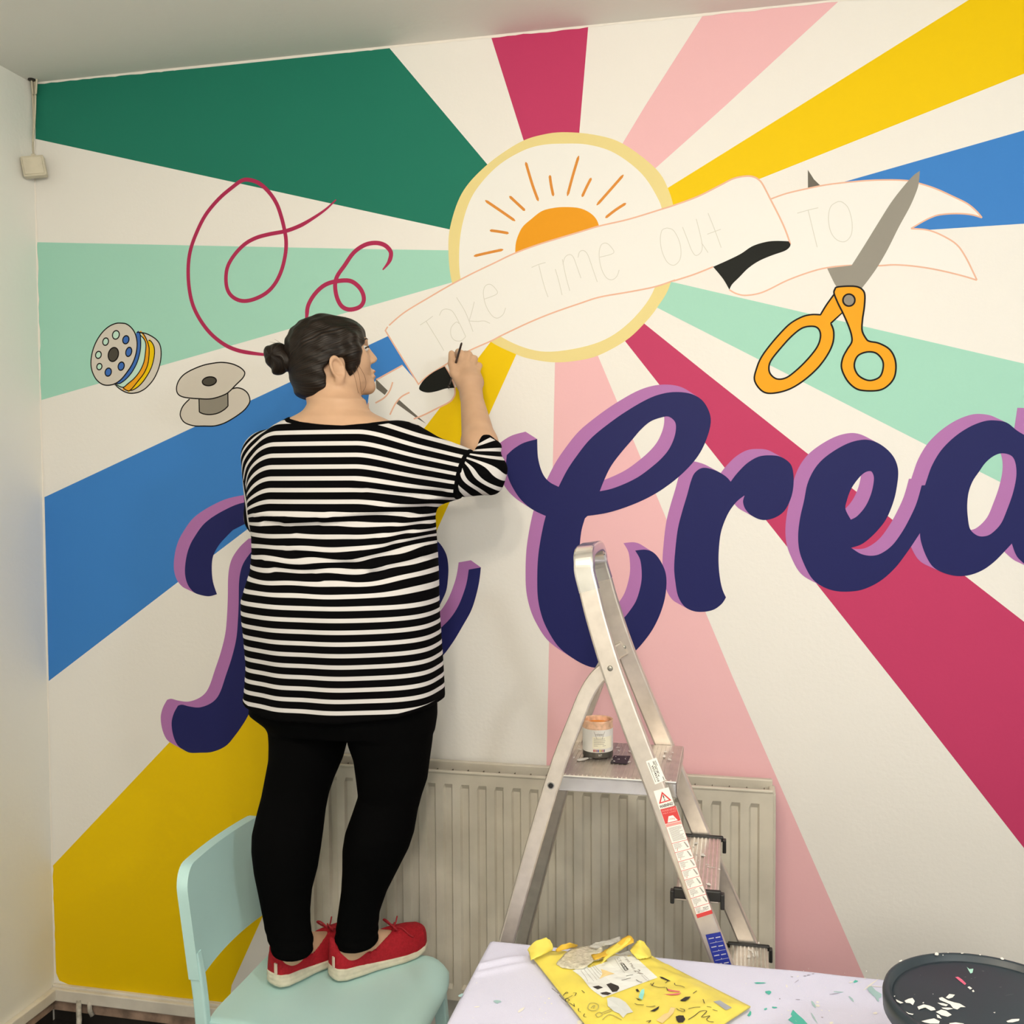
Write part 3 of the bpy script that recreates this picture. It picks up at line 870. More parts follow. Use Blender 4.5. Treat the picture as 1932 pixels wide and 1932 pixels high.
# treads
def x_at(z):
    for (xa, za), (xb, zb) in zip(XZ, XZ[1:]):
        if zb <= z <= za:
            return xa + (xb - xa) * (za - z) / (za - zb)


for z in (0.822, 0.572, 0.322):
    xa = x_at(z)
    y0, y1 = ynear(z) + 0.011, yfar(z) - 0.011
    tr = box('tread', (xa + 0.002, (y0 + y1) / 2, z - 0.010), (0.082, y1 - y0, 0.020), M_ALU, bevel=0.002)
    adopt(lad, tr)
    bm = bmesh.new()
    for k in range(9):
        bm_box(bm, (xa - 0.032 + k * 0.0085, (y0 + y1) / 2, z + 0.0008), (0.003, y1 - y0 - 0.02, 0.0016))
    g = tag(from_bm('grip_ribs', bm, M_ALU2), kind='stuff')
    g.parent = tr
    for yy, s in ((y0, 1), (y1, -1)):
        bm = bmesh.new()
        hh = 0.022 if s > 0 else 0.013
        bm_box(bm, (xa + 0.002, yy + s * 0.004, z + 0.005 - hh / 2), (0.092, 0.010, hh), bevel=0.003)
        bm_box(bm, (xa + 0.050, yy + s * 0.006, z - 0.016), (0.008, 0.016, 0.030), bevel=0.002)
        bm_box(bm, (xa - 0.046, yy + s * 0.006, z - 0.014), (0.008, 0.016, 0.026), bevel=0.002)
        e = from_bm('end_bracket', bm, M_BLACK)
        e.parent = tr
KT = crop(1230, 1520, 240 / 1496)
fl = [KT(blob(cx, cy, r, 8, el, a)) for cx, cy, r, el, a in ((603, 580, 16, 1.5, 0.2), (665, 922, 16, 1.6, 0.2), (650, 690, 5, 5, 0.1), (710, 725, 4, 14, 0.12), (548, 645, 7, 1, 0), (520, 440, 9, 2.5, -0.2), (490, 480, 8, 1.2, 0), (790, 745, 8, 2, 0.3), (525, 572, 7, 1.3, 0))]
o = tag(blobs('paint_flecks', fl, lambda x, y: HZ(x, y, 0.8242), M_WPAINT), kind='stuff')
adopt(lad, o)
fl = [KT(blob(cx, cy, r, 8, el, a)) for cx, cy, r, el, a in ((1140, 1775, 20, 1.3, 0.3), (1180, 1715, 9, 3, 1.3), (1220, 1735, 7, 5, 1.4), (1245, 1745, 6, 7, 1.5), (1150, 1700, 7, 3, 0.2), (940, 1618, 9, 3, 0.2), (1255, 1615, 12, 1, 0), (1120, 1700, 5, 1, 0), (1085, 1755, 6, 1, 0), (1200, 1760, 6, 5, 1.4))]
o = tag(blobs('paint_flecks', fl, lambda x, y: HZ(x, y, 0.5742), M_WPAINT), kind='stuff')
adopt(lad, o)

# stickers on the near stile
M_STW = mat('sticker_white', (0.84, 0.83, 0.79), 0.4)
M_STR = mat('sticker_red', (0.62, 0.05, 0.05), 0.4)
M_STB = mat('sticker_blue', (0.015, 0.03, 0.30), 0.4)
M_INK = mat('print_black', (0.02, 0.018, 0.018), 0.5)
M_INKG = mat('print_grey', (0.35, 0.33, 0.31), 0.5)
M_STP = mat('sticker_pale_red', (0.78, 0.32, 0.30), 0.4)


def onstile(px, py, e=0.0006):
    y = ynear(1.0)
    for _ in range(4):
        p = W(px, py, y)
        y = ynear(p.z) - 0.0112 - e
    return W(px, py, y)


def quadmap(c, place):
    """(u, v) in the unit square -> surface, c = corner pixels top-left, top-right, bottom-right, bottom-left"""
    def f(u, v, e=0.0):
        x = (c[0][0] * (1 - u) + c[1][0] * u) * (1 - v) + (c[3][0] * (1 - u) + c[2][0] * u) * v
        y = (c[0][1] * (1 - u) + c[1][1] * u) * (1 - v) + (c[3][1] * (1 - u) + c[2][1] * u) * v
        return place(x, y, e)
    return f


def rects(name, f, rs, m, parent, e):
    vs, fs = [], []
    for (u0, v0, u1, v1) in rs:
        k = len(vs)
        vs += [f(u0, v0, e), f(u1, v0, e), f(u1, v1, e), f(u0, v1, e)]
        fs.append((k, k + 1, k + 2, k + 3))
    o = mesh(name, vs, fs, m)
    o.parent = parent
    return o


def words(name, f, body, u0, v0, u1, v1, m, parent, e, turn=0, bold=0.0):
    """lettering stretched into a box of the unit square; turn = quarter turns"""
    vs, fs = text_polys(body, 1.0, bold)
    xa, xb = min(v[0] for v in vs), max(v[0] for v in vs)
    ya, yb = min(v[1] for v in vs), max(v[1] for v in vs)
    out = []
    for x, y in vs:
        s, t = (x - xa) / (xb - xa), 1 - (y - ya) / (yb - ya)
        for _ in range(turn):
            s, t = 1 - t, s
        out.append(f(u0 + (u1 - u0) * s, v0 + (v1 - v0) * t, e))
    o = mesh(name, out, fs, m)
    o.parent = parent
    return o


def poly_uv(name, f, pts, m, parent, e):
    o = mesh(name, [f(u, v, e) for u, v in pts], [tuple(range(len(pts)))], m)
    o.parent = parent
    return o


KS = crop(1180, 1420, 120 / 1932)


def sticker(name, c, m, label=None):
    f = quadmap(c, lambda x, y, e: onstile(x, y, 0.0006 + e))
    o = rects(name, f, [(0, 0, 1, 1)], m, None, 0)
    adopt(lad, o)
    if label:
        o['label'] = label
    return o, f


s1, f1 = sticker('number_label', KS([(620, 265), (940, 150), (1225, 830), (900, 970)]), M_STW, 'small white label with a printed number')
words('print', f1, 'WO45210', 0.30, 0.24, 0.47, 0.95, M_INK, s1, 0.0004, turn=1, bold=0.02)
rects('print', f1, [(0.55, 0.10, 0.60, 0.25), (0.55, 0.30, 0.60, 0.45), (0.55, 0.5, 0.61, 0.62), (0.55, 0.68, 0.61, 0.76), (0.66, 0.10, 0.70, 0.5), (0.66, 0.52, 0.70, 0.66), (0.78, 0.10, 0.82, 0.32), (0.85, 0.82, 0.90, 0.98), (0.12, 0.08, 0.15, 0.92), (0.2, 0.08, 0.22, 0.5)], M_INK, s1, 0.0004)
s2, f2 = sticker('warning_label', KS([(855, 1170), (1310, 1050), (1490, 1600), (1040, 1740)]), M_STW, 'white warning label with red triangle')
TR = [(0.50, 0.13), (0.92, 0.70), (0.08, 0.70)]
TI = [(0.50, 0.27), (0.78, 0.64), (0.22, 0.64)]
vs = [f2(u, v, 0.0004) for u, v in TR + TI]
o = mesh('warning_triangle', vs, [(0, 1, 4, 3), (1, 2, 5, 4), (2, 0, 3, 5)], M_STR)
o.parent = s2
poly_uv('exclamation_mark', f2, [(0.46, 0.34), (0.54, 0.34), (0.52, 0.52), (0.48, 0.52)], M_INK, s2, 0.0004)
poly_uv('exclamation_mark', f2, [(0.46, 0.56), (0.54, 0.56), (0.54, 0.61), (0.46, 0.61)], M_INK, s2, 0.0004)
words('print', f2, 'WARNING!', 0.06, 0.78, 0.94, 0.95, M_INK, s2, 0.0004, bold=0.02)
STRIP = KT([(95, 45), (283, 2), (716, 1268), (535, 1325)])
s3, f3 = sticker('instruction_label', STRIP, M_STW, 'long white and red safety instruction label')
rects('red_panel', f3, [(0.02, 0.0, 0.98, 0.135)], M_STR, s3, 0.0002)
rects('red_bar', f3, [(0.0, 0.965, 1.0, 1.0)], M_STR, s3, 0.0002)
rects('red_panel', f3, [(0.02, 0.140, 0.98, 0.165)], M_STP, s3, 0.0002)
words('print', f3, 'WARNING', 0.06, 0.010, 0.94, 0.030, M_STP, s3, 0.0004)
words('print', f3, 'MAX LOAD', 0.10, 0.036, 0.90, 0.050, M_STP, s3, 0.0004)
poly_uv('weight_symbol', f3, [(0.36, 0.075), (0.64, 0.075), (0.82, 0.128), (0.18, 0.128)], M_STW, s3, 0.0004)
words('print', f3, '150kg', 0.34, 0.095, 0.68, 0.115, M_STR, s3, 0.0006)
rs = []
for i in range(12):
    rs.append((0.12, 0.178 + i * 0.0105, random.uniform(0.6, 0.95), 0.182 + i * 0.0105))
red = []
cells = [0.312 + i * 0.0843 for i in range(8)]
for c in cells:
    red.append((0.0, c, 1.0, c + 0.004))
    for j in range(5):
        rs.append((0.08, c + 0.012 + j * 0.010, random.uniform(0.35, 0.6), c + 0.0155 + j * 0.010))
red += [(0.0, 0.16, 0.012, 0.97), (0.988, 0.16, 1.0, 0.97)]
rects('print', f3, rs, M_INKG, s3, 0.0004)
rects('cell_border', f3, red, M_STR, s3, 0.0003)
for i, c in enumerate(cells[:-1]):
    poly_uv('pictogram', f3, [(0.72, c + 0.012), (0.80, c + 0.014), (0.93, c + 0.066), (0.84, c + 0.068), (0.78, c + 0.04)], M_INKG, s3, 0.0004)
    a = c + 0.058
    poly_uv('tick_mark', f3, [(0.14, a), (0.19, a + 0.012), (0.28, a - 0.010), (0.20, a + 0.018)], M_STR if i < 4 else M_INK, s3, 0.0005)
words('print', f3, 'TEST', 0.52, 0.925, 0.88, 0.955, M_INK, s3, 0.0004)
poly_uv('tick_mark', f3, [(0.14, 0.94), (0.19, 0.955), (0.28, 0.93), (0.20, 0.962)], M_INK, s3, 0.0005)
s4, f4 = sticker('blue_label', KT([(630, 1520), (805, 1485), (955, 1940), (775, 1975)]), M_STB, 'blue label with pale dashes')
rs = []
for v in (0.10, 0.32, 0.54, 0.76):
    rs += [(0.12, v, 0.46, v + 0.025), (0.58, v + 0.005, 0.9, v + 0.03), (0.1, v + 0.125, 0.98, v + 0.135), (0.5, v + 0.10, 0.54, v + 0.135)]
rects('print', f4, rs, mat('print_pale', (0.5, 0.5, 0.62), 0.5), s4, 0.0003)

# ------------------------------------------------------------------ paint tin on the platform
TZ = PZ + 0.0034
tc = HZ(1128, 1423, TZ)
TR_, TH = 0.0325, 0.077
tin = empty('paint_tin', (tc.x, tc.y, TZ))
tag(tin, 'small open tin of orange paint standing on the stepladder platform', 'paint tin')
M_TIN = mat('tin_label_white', (0.72, 0.71, 0.69), 0.35)
M_TIN_D = mat('tin_base_dark', (0.075, 0.07, 0.06), 0.35)
M_TIN_C = mat('tin_label_cream', (0.78, 0.75, 0.62), 0.5)
M_OP = mat('wet_orange_paint', (0.80, 0.27, 0.03), 0.25, var=0.2, vscale=60)
M_OPR = mat('rim_orange_smear', (0.80, 0.50, 0.34), 0.4, var=0.3, vscale=90)
bm = bmesh.new()
lathe(bm, [(0, 0), (TR_ - 0.001, 0), (TR_, 0.001), (TR_, 0.012)], 40, (tc.x, tc.y, TZ))
adopt(tin, from_bm('tin_base', bm, M_TIN_D, smooth=True))
bm = bmesh.new()
lathe(bm, [(TR_, 0.012), (TR_, 0.060)], 40, (tc.x, tc.y, TZ))
adopt(tin, from_bm('body', bm, M_TIN, smooth=True))
bm = bmesh.new()
lathe(bm, [(TR_, 0.060), (TR_ + 0.0006, 0.0615), (TR_ - 0.0004, 0.064), (TR_ - 0.0008, 0.072), (TR_ + 0.0004, 0.0745), (TR_, TH), (TR_ - 0.0022, TH + 0.0005), (TR_ - 0.003, 0.0745), (TR_ - 0.003, 0.066)], 40, (tc.x, tc.y, TZ))
adopt(tin, from_bm('rim', bm, M_OPR, smooth=True))
bm = bmesh.new()
lathe(bm, [(TR_ - 0.0028, 0.0665), (TR_ - 0.008, 0.065), (0, 0.0648)], 40, (tc.x, tc.y, TZ))
adopt(tin, from_bm('orange_paint', bm, M_OP, smooth=True))
face = math.atan2(CAM.y - tc.y, CAM.x - tc.x)


def ontin(u, v, e=0.0):
    a = face + (u - 0.5) * 2.2
    r = TR_ + 0.0004 + e
    return Vector((tc.x + r * math.cos(a), tc.y + r * math.sin(a), TZ + 0.012 + (1 - v) * 0.048))


def tin_rect(u0, v0, u1, v1, m, e, name='print'):
    n = 10
    vs, fs = [], []
    for i in range(n + 1):
        u = u0 + (u1 - u0) * i / n
        vs += [ontin(u, v0, e), ontin(u, v1, e)]
        if i:
            k = 2 * i
            fs.append((k - 2, k - 1, k + 1, k))
    o = mesh(name, vs, fs, m)
    adopt(tin, o)
    return o


tin_rect(0.34, 0.30, 0.97, 0.82, M_TIN_C, 0.0003, 'paper_label')
for a in ([(0.38, 0.06), (0.47, 0.36)], [(0.70, 0.06), (0.62, 0.36)], [(0.47, 0.36), (0.62, 0.36)]):
    (ua, va), (ub, vb) = a
    o = mesh('logo_border', [ontin(ua, va, 0.0005), ontin(ua + 0.012, va, 0.0005), ontin(ub + 0.012, vb + 0.02, 0.0005), ontin(ub, vb + 0.02, 0.0005)], [(0, 1, 2, 3)], M_INKG)
    adopt(tin, o)


def tin_words(body, u0, v0, u1, v1, m, e=0.0006):
    vs, fs = text_polys(body)
    xa, xb = min(v[0] for v in vs), max(v[0] for v in vs)
    ya, yb = min(v[1] for v in vs), max(v[1] for v in vs)
    o = mesh('print', [ontin(u0 + (u1 - u0) * (x - xa) / (xb - xa), v1 + (v0 - v1) * (y - ya) / (yb - ya), e) for x, y in vs], fs, m)
    adopt(tin, o)


tin_words('valspar', 0.43, 0.12, 0.66, 0.27, M_INKG)
for v in (0.38, 0.455, 0.53, 0.605):
    tin_rect(0.38, v, random.uniform(0.66, 0.74), v + 0.022, M_INKG, 0.0005)
tin_rect(0.38, 0.68, 0.5, 0.70, M_INKG, 0.0005)
tin_rect(0.64, 0.68, 0.74, 0.70, M_INKG, 0.0005)
cols = [(0.45, 0.02, 0.02), (0.35, 0.1, 0.02), (0.2, 0.02, 0.12), (0.04, 0.05, 0.3), (0.6, 0.4, 0.05), (0.3, 0.25, 0.1), (0.35, 0.03, 0.05), (0.1, 0.05, 0.15)]
for i, c in enumerate(cols):
    u = 0.37 + i * 0.044
    tin_rect(u, 0.86, u + 0.028, 0.965, mat('swatch_%d' % i, c, 0.5), 0.0005, 'colour_swatch')
vs, fs = text_polys('MATT')
tin_words('MATT', 0.52, 1.06, 0.62, 1.16, M_TIN)
# ------------------------------------------------------------------ mint chair the woman stands on
M_CH = mat('mint_plastic', (0.50, 0.755, 0.75), 0.38, var=0.04, vscale=5)
SEATZ = 0.45
ch = empty('chair', (1.09, -0.46, 0.0))
tag(ch, 'pale mint plastic chair under the woman\'s feet', 'chair')
SX0, SX1, SY0, SY1 = 0.868, 1.335, -0.672, -0.262


def seat_mesh():
    nx, ny = 30, 28
    bm = bmesh.new()

    def top(u, v):
        # u along the chair's depth (back to front), v across
        x = SX0 + (SX1 - SX0) * u
        w = 1 - 0.10 * (1 - u) - 0.05 * max(0, (u - 0.85) / 0.15) ** 2
        y = (SY0 + SY1) / 2 + (v - 0.5) * (SY1 - SY0) * w
        # rounded plan corners
        z = SEATZ - 0.012 * (1 - (2 * v - 1) ** 2) * (1 - u) * 0.6 - 0.030 * max(0, (u - 0.86) / 0.14) ** 2.2
        ev = max(0, (abs(2 * v - 1) - 0.93) / 0.07)
        z -= 0.004 * ev ** 2
        x -= 0.02 * (abs(2 * v - 1) ** 4) * max(0, (u - 0.6) / 0.4)
        x += 0.015 * (abs(2 * v - 1) ** 4) * max(0, (0.3 - u) / 0.3)
        return Vector((x, y, z))
    T = [[bm.verts.new(top(i / nx, j / ny)) for j in range(ny + 1)] for i in range(nx + 1)]
    for i in range(nx):
        for j in range(ny):
            bm.faces.new((T[i][j], T[i + 1][j], T[i + 1][j + 1], T[i][j + 1]))
    ext = bmesh.ops.extrude_face_region(bm, geom=bm.faces[:])
    vs = [g for g in ext['geom'] if isinstance(g, bmesh.types.BMVert)]
    bmesh.ops.translate(bm, vec=(0, 0, -0.016), verts=vs)
    bmesh.ops.recalc_face_normals(bm, faces=bm.faces[:])
    return bm


seat = from_bm('seat', seat_mesh(), M_CH, smooth=True)
seat.data.set_sharp_from_angle(angle=math.radians(50))
adopt(ch, seat)


def back_pt(v, h):
    """v across (0 near camera .. 1 near wall), h height 0..1 -> front face of the backrest"""
    y = -0.668 + 0.396 * v
    bow = 0.016 * (1 - (2 * v - 1) ** 2)
    z = 0.545 + 0.238 * h
    x = 0.872 - 0.030 * h - bow
    return Vector((x, y, z))


bm = bmesh.new()
NH, RC_ = 12, 0.052
vs_cols = [0.5 - 0.5 * math.cos(PI * i / 40) for i in range(41)]
G = []
for v in vs_cols:
    e = min(v, 1 - v) * 0.396
    drop = RC_ - math.sqrt(max(0, RC_ ** 2 - (RC_ - e) ** 2)) if e < RC_ else 0.0
    zt = 0.783 - drop
    zb = 0.545 + 0.006 * (1 - (2 * v - 1) ** 2)
    row_ = []
    for j in range(NH + 1):
        z = zb + (zt - zb) * j / NH
        p = back_pt(v, (z - 0.545) / 0.238)
        p.z = z
        row_.append(bm.verts.new(p))
    G.append(row_)
for i in range(len(G) - 1):
    for j in range(NH):
        bm.faces.new((G[i][j], G[i + 1][j], G[i + 1][j + 1], G[i][j + 1]))
ext = bmesh.ops.extrude_face_region(bm, geom=bm.faces[:])
bmesh.ops.translate(bm, vec=(-0.026, 0, 0.0), verts=[g for g in ext['geom'] if isinstance(g, bmesh.types.BMVert)])
bmesh.ops.recalc_face_normals(bm, faces=bm.faces[:])
bk = from_bm('backrest', bm, M_CH, smooth=True)
bk.data.set_sharp_from_angle(angle=math.radians(40))
adopt(ch, bk)
for y, yb in ((-0.655, -0.675), (-0.285, -0.265)):
    bm = bmesh.new()
    sweep(bm, catmull([(0.852, y, 0.60), (0.862, y, 0.54), (0.870, y, 0.46), (0.868, y, 0.40), (0.845, yb, 0.20), (0.815, yb, 0.0)], 4), rrect(0.022, 0.028, 0.004, 2), up=(0, 1, 0))
    adopt(ch, from_bm('rear_leg', bm, M_CH))
for y, yb in ((-0.628, -0.655), (-0.300, -0.272)):
    bm = bmesh.new()
    sweep(bm, [(1.296, y, 0.425), (1.304, yb, 0.21), (1.312, yb, 0.0)], rrect(0.024, 0.030, 0.004, 2), up=(0, 1, 0))
    adopt(ch, from_bm('front_leg', bm, M_CH))
for y in (-0.632, -0.298):
    adopt(ch, box('seat_rail', (1.085, y, 0.424), (0.43, 0.018, 0.022), M_CH, bevel=0.003))

# ------------------------------------------------------------------ table and lavender cloth
TT = 0.738
tx0, tx1, ty0, ty1 = 1.548, 3.05, -1.50, -0.752
M_WOOD = mat('table_wood', (0.32, 0.20, 0.11), 0.5, var=0.3, vscale=12)
tb = empty('table', ((tx0 + tx1) / 2, (ty0 + ty1) / 2, 0.0))
tag(tb, 'plain work table hidden under the lavender cloth', 'table')
adopt(tb, box('table_top', ((tx0 + tx1) / 2, (ty0 + ty1) / 2, TT - 0.0165), (tx1 - tx0 - 0.012, ty1 - ty0 - 0.012, 0.025), M_WOOD, bevel=0.002))
for x in (tx0 + 0.07, tx1 - 0.07):
    for y in (ty0 + 0.07, ty1 - 0.07):
        adopt(tb, box('leg', (x, y, (TT - 0.029) / 2), (0.045, 0.045, TT - 0.029), M_WOOD, bevel=0.003))
M_CL = mat('lavender_cloth', (0.68, 0.69, 0.88), 0.85, bump=0.35, bscale=700, spec=0.1)


def vnoise(x, y, s, seed=0):
    x, y = x * s + seed * 17.3, y * s - seed * 9.1
    return (math.sin(x * 1.7 + 1.3 * math.sin(y * 1.1)) + math.sin(y * 2.3 + 1.7 * math.sin(x * 0.9 + 2)) + math.sin((x + y) * 1.3 + 0.5)) / 3


FOLD0, FOLD1 = HZ(866, 1836, TT), HZ(1010, 1806, TT)
FT = FOLD1 - FOLD0
FLEN = FT.length
FT = FT.normalized()
FN = Vector((-FT.y, FT.x, 0))


def cloth_h(x, y):
    h = 0.0022 * max(0, vnoise(x, y, 9, 1)) + 0.0012 * max(0, vnoise(x, y, 23, 2))
    # the folded crease at the far left corner
    d = (x - FOLD0.x) * FN.x + (y - FOLD0.y) * FN.y
    a = ((x - FOLD0.x) * FT.x + (y - FOLD0.y) * FT.y) / FLEN
    if abs(d) < 0.05 and -0.6 < a < 1.0:
        t = min(1.0, (1.0 - a) / 0.35)
        h += 0.0070 * t * (math.exp(-((d - 0.012) / 0.009) ** 2) + 0.5 * math.exp(-((d + 0.011) / 0.007) ** 2))
    return h


def cloth_top(x, y, e=0.0):
    return Vector((x, y, TT - 0.003 + cloth_h(x, y) + e))


def cloth_mesh():
    bm = bmesh.new()
    nx, ny = 300, 170
    ext = 0.14                                   # how far the hem hangs
    us = [-ext + i * (tx1 - tx0 + 2 * ext) / nx for i in range(nx + 1)]
    vs_ = [-ext + j * (ty1 - ty0 + 2 * ext) / ny for j in range(ny + 1)]

    def fold(a, lo, hi, r=0.010):
        """flat coordinate -> (position along, drop) round a table edge"""
        if a < lo:
            d = lo - a
            return lo - min(d, r), max(0.0, d - r * 0.5)
        if a > hi:
            d = a - hi
            return hi + min(d, r), max(0.0, d - r * 0.5)
        return a, 0.0
    G = []
    for u in us:
        row = []
        for v in vs_:
            x, dx = fold(tx0 + u, tx0, tx1)
            y, dy = fold(ty0 + v, ty0, ty1)
            drop = max(dx, dy)
            wob = 0.006 * vnoise(x * 1.0, y * 1.0, 14, 3) * min(1, drop / 0.05)
            if dx > 0:
                x += (-1 if u < 0 else 1) * (0.006 * drop / 0.05 + abs(wob))
            if dy > 0:
                y += (-1 if v < 0 else 1) * (0.004 * drop / 0.05 + abs(wob))
            z = TT - 0.003 + (cloth_h(x, y) if drop == 0 else 0) - drop
            row.append(bm.verts.new((x, y, z)))
        G.append(row)
    for i in range(nx):
        for j in range(ny):
            bm.faces.new((G[i][j], G[i + 1][j], G[i + 1][j + 1], G[i][j + 1]))
    return bm


cloth = empty('tablecloth', ((tx0 + tx1) / 2, (ty0 + ty1) / 2, TT))
tag(cloth, 'lavender dust cloth flecked with white and teal paint on the work table', 'cloth')
adopt(cloth, from_bm('cloth', cloth_mesh(), M_CL, smooth=True))


def oncloth(px, py, e=0.0009):
    z = TT
    for _ in range(3):
        p = HZ(px, py, z)
        z = cloth_top(p.x, p.y).z + e
    return HZ(px, py, z)


M_TEAL = mat('dried_teal_paint', (0.07, 0.50, 0.42), 0.5)
M_TEALL = mat('thin_teal_paint', (0.36, 0.55, 0.58), 0.6)
M_GSM = mat('grey_smear', (0.36, 0.35, 0.46), 0.7)
KC = crop(1380, 1700, 552 / 1932)
KD = crop(1400, 1860, 160 / 1932)
teal = [KC(blob(245, 602, 14, 9, 1.8, 0.1)), KC(blob(190, 540, 5, 9, 7, 0.0)), KC(blob(820, 530, 8, 8, 2, -0.3)), KC(blob(285, 703, 7, 8, 2.2, 0)), KC(blob(225, 713, 6, 8, 1.8, -0.3)), KC(blob(120, 745, 10, 8, 2.2, -1.0)),
        KD([(1160, 540), (1260, 640), (1400, 760), (1520, 900), (1560, 1000), (1300, 1000), (1180, 860), (1050, 770), (1140, 690), (1110, 640)])]
o = tag(blobs('teal_flecks', teal, oncloth, M_TEAL), kind='stuff')
adopt(cloth, o)
thin = [KC(blob(940, 600, 22, 9, 2.4, 0.6)), KC(blob(795, 650, 6, 8, 5, 0.9)), KC(blob(545, 683, 8, 8, 3.5, 1.0)), KC(blob(545, 770, 5, 8, 8, 1.0)), KC(blob(960, 640, 9, 8, 3, 0.9)), KC(blob(705, 600, 4, 8, 10, 0.1)),
        (lambda K: K(blob(320, 620, 9, 8, 2.6, 0)))(crop(840, 1700, 592 / 1932)), (lambda K: K(blob(95, 580, 10, 8, 2, -0.5)))(crop(840, 1700, 592 / 1932))]
o = tag(blobs('teal_smears', thin, oncloth, M_TEALL), kind='stuff')
adopt(cloth, o)
wf = [KC(blob(x, y, r, 8, el, a)) for x, y, r, el, a in ((915, 555, 5, 12, -0.65), (945, 562, 3, 14, 0.1), (570, 690, 8, 1.6, 0.2), (570, 668, 6, 1.6, 0.2), (950, 740, 7, 2, 0.1), (365, 560, 4, 3, 1.3), (660, 805, 8, 1.6, 0), (790, 535, 4, 4, -0.2), (880, 510, 4, 2, 0))]
K8 = crop(840, 1700, 592 / 1932)
wf += [K8(blob(x, y, r, 8, el, a)) for x, y, r, el, a in ((470, 670, 9, 2.6, -0.7), (195, 652, 4, 4, -0.1), (830, 750, 14, 1.2, 0), (640, 600, 5, 1.5, 0), (615, 628, 5, 1.3, 0), (655, 632, 4, 1.3, 0), (590, 590, 3, 1.2, 0))]
for _ in range(46):
    wf.append(K8(blob(random.uniform(150, 700), random.uniform(480, 740), random.uniform(1.2, 3), 6, random.uniform(1, 2.5), random.uniform(-1, 1))) if random.random() < 0.3 else KC(blob(random.uniform(0, 980), random.uniform(440, 800), random.uniform(1.2, 3.2), 6, random.uniform(1, 2.5), random.uniform(-1, 1))))
o = tag(blobs('white_flecks', wf, oncloth, M_WPAINT), kind='stuff')
adopt(cloth, o)
gs = [KC(blob(x, y, r, 7, el, a)) for x, y, r, el, a in ((400, 500, 3, 3, 0.2), (485, 494, 3, 4, 0), (540, 480, 3, 4, 0), (320, 645, 4, 1.4, 0), (680, 612, 2.5, 14, -0.1), (430, 530, 2.2, 10, -0.6), (600, 768, 4, 2, 0.1), (1010, 660, 3, 3, 0), (965, 490, 2.5, 4, 1.5), (440, 650, 2.5, 6, 0.05), (510, 488, 3, 4, -0.2))]
o = tag(blobs('grey_smears', gs, oncloth, M_GSM), kind='stuff')
adopt(cloth, o)

# ------------------------------------------------------------------ torn yellow padded mailer on the table
EZ = TT + 0.0040
A_, B_, C_ = HZ(999, 1796, EZ + 0.004), HZ(1236, 1806, EZ + 0.004), HZ(1416, 1896, EZ + 0.004)
D_ = HZ(1192, 2040, EZ + 0.004)
M_EN = mat('yellow_mailer_paper', (0.82, 0.70, 0.12), 0.45, var=0.06, vscale=30, bump=0.2, bscale=60)
M_ENI = mat('mailer_inside_ochre', (0.72, 0.45, 0.04), 0.6, var=0.1, vscale=30)
M_ENL = mat('mailer_label_white', (0.80, 0.83, 0.82), 0.45)
M_BUB = mat('bubble_lining', (0.66, 0.63, 0.50), 0.12, var=0.3, vscale=120, bump=1.0, bscale=220, coat=0.6)


def env_h(u, v):
    e = min(u, 1 - u, 1 - v + 0.02, v + 0.06)
    h = 0.013 * min(1, max(0, e) / 0.16) ** 0.7
    h += 0.0022 * vnoise(u, v, 11, 4) * min(1, max(0, e) / 0.1) + 0.0014 * vnoise(u, v, 26, 5) * (1 - 0.5 * v)
    if v < 0.3:
        h += 0.006 * (1 - v / 0.3) * max(0, vnoise(u, v, 16, 6))
    return max(0.0018, h)


def env_pt(u, v, e=0.0):
    p = (A_ * (1 - u) + B_ * u) * (1 - v) + (D_ * (1 - u) + C_ * u) * v
    return Vector((p.x, p.y, EZ + env_h(u, v) + e))


def env_uv(p):
    u, v = 0.5, 0.4
    for _ in range(6):
        q = (A_ * (1 - u) + B_ * u) * (1 - v) + (D_ * (1 - u) + C_ * u) * v
        du = (B_ - A_) * (1 - v) + (C_ - D_) * v
        dv = (D_ - A_) * (1 - u) + (C_ - B_) * u
        d = p - q
        k = du.x * dv.y - du.y * dv.x
        u += (d.x * dv.y - d.y * dv.x) / k
        v += (du.x * d.y - du.y * d.x) / k
    return u, v


def onenv(px, py, e=0.0008):
    z = EZ + 0.008
    for _ in range(5):
        p = HZ(px, py, z)
        u, v = env_uv(p)
        z = EZ + env_h(min(max(u, 0), 1), min(max(v, 0), 1)) + e
    return HZ(px, py, z)


env = empty('padded_mailer', tuple((A_ + B_ + C_ + D_) * 0.25))
tag(env, 'torn yellow padded mailer smeared with paint on the lavender cloth', 'envelope')
bm = bmesh.new()
NU, NVv = 40, 56
G = []
for i in range(NU + 1):
    row = []
    for j in range(NVv + 1):
        u, v = i / NU, j / NVv
        if j == 0:
            v += 0.02 * vnoise(u, 0, 22, 7)          # torn mouth
        row.append(bm.verts.new(env_pt(u, v)))
    G.append(row)
for i in range(NU):
    for j in range(NVv):
        bm.faces.new((G[i][j], G[i + 1][j], G[i + 1][j + 1], G[i][j + 1]))
ext = bmesh.ops.extrude_face_region(bm, geom=bm.faces[:])
for g in ext['geom']:
    if isinstance(g, bmesh.types.BMVert):
        g.co.z = EZ - 0.0006
bmesh.ops.recalc_face_normals(bm, faces=bm.faces[:])
adopt(env, from_bm('body', bm, M_EN, smooth=True))


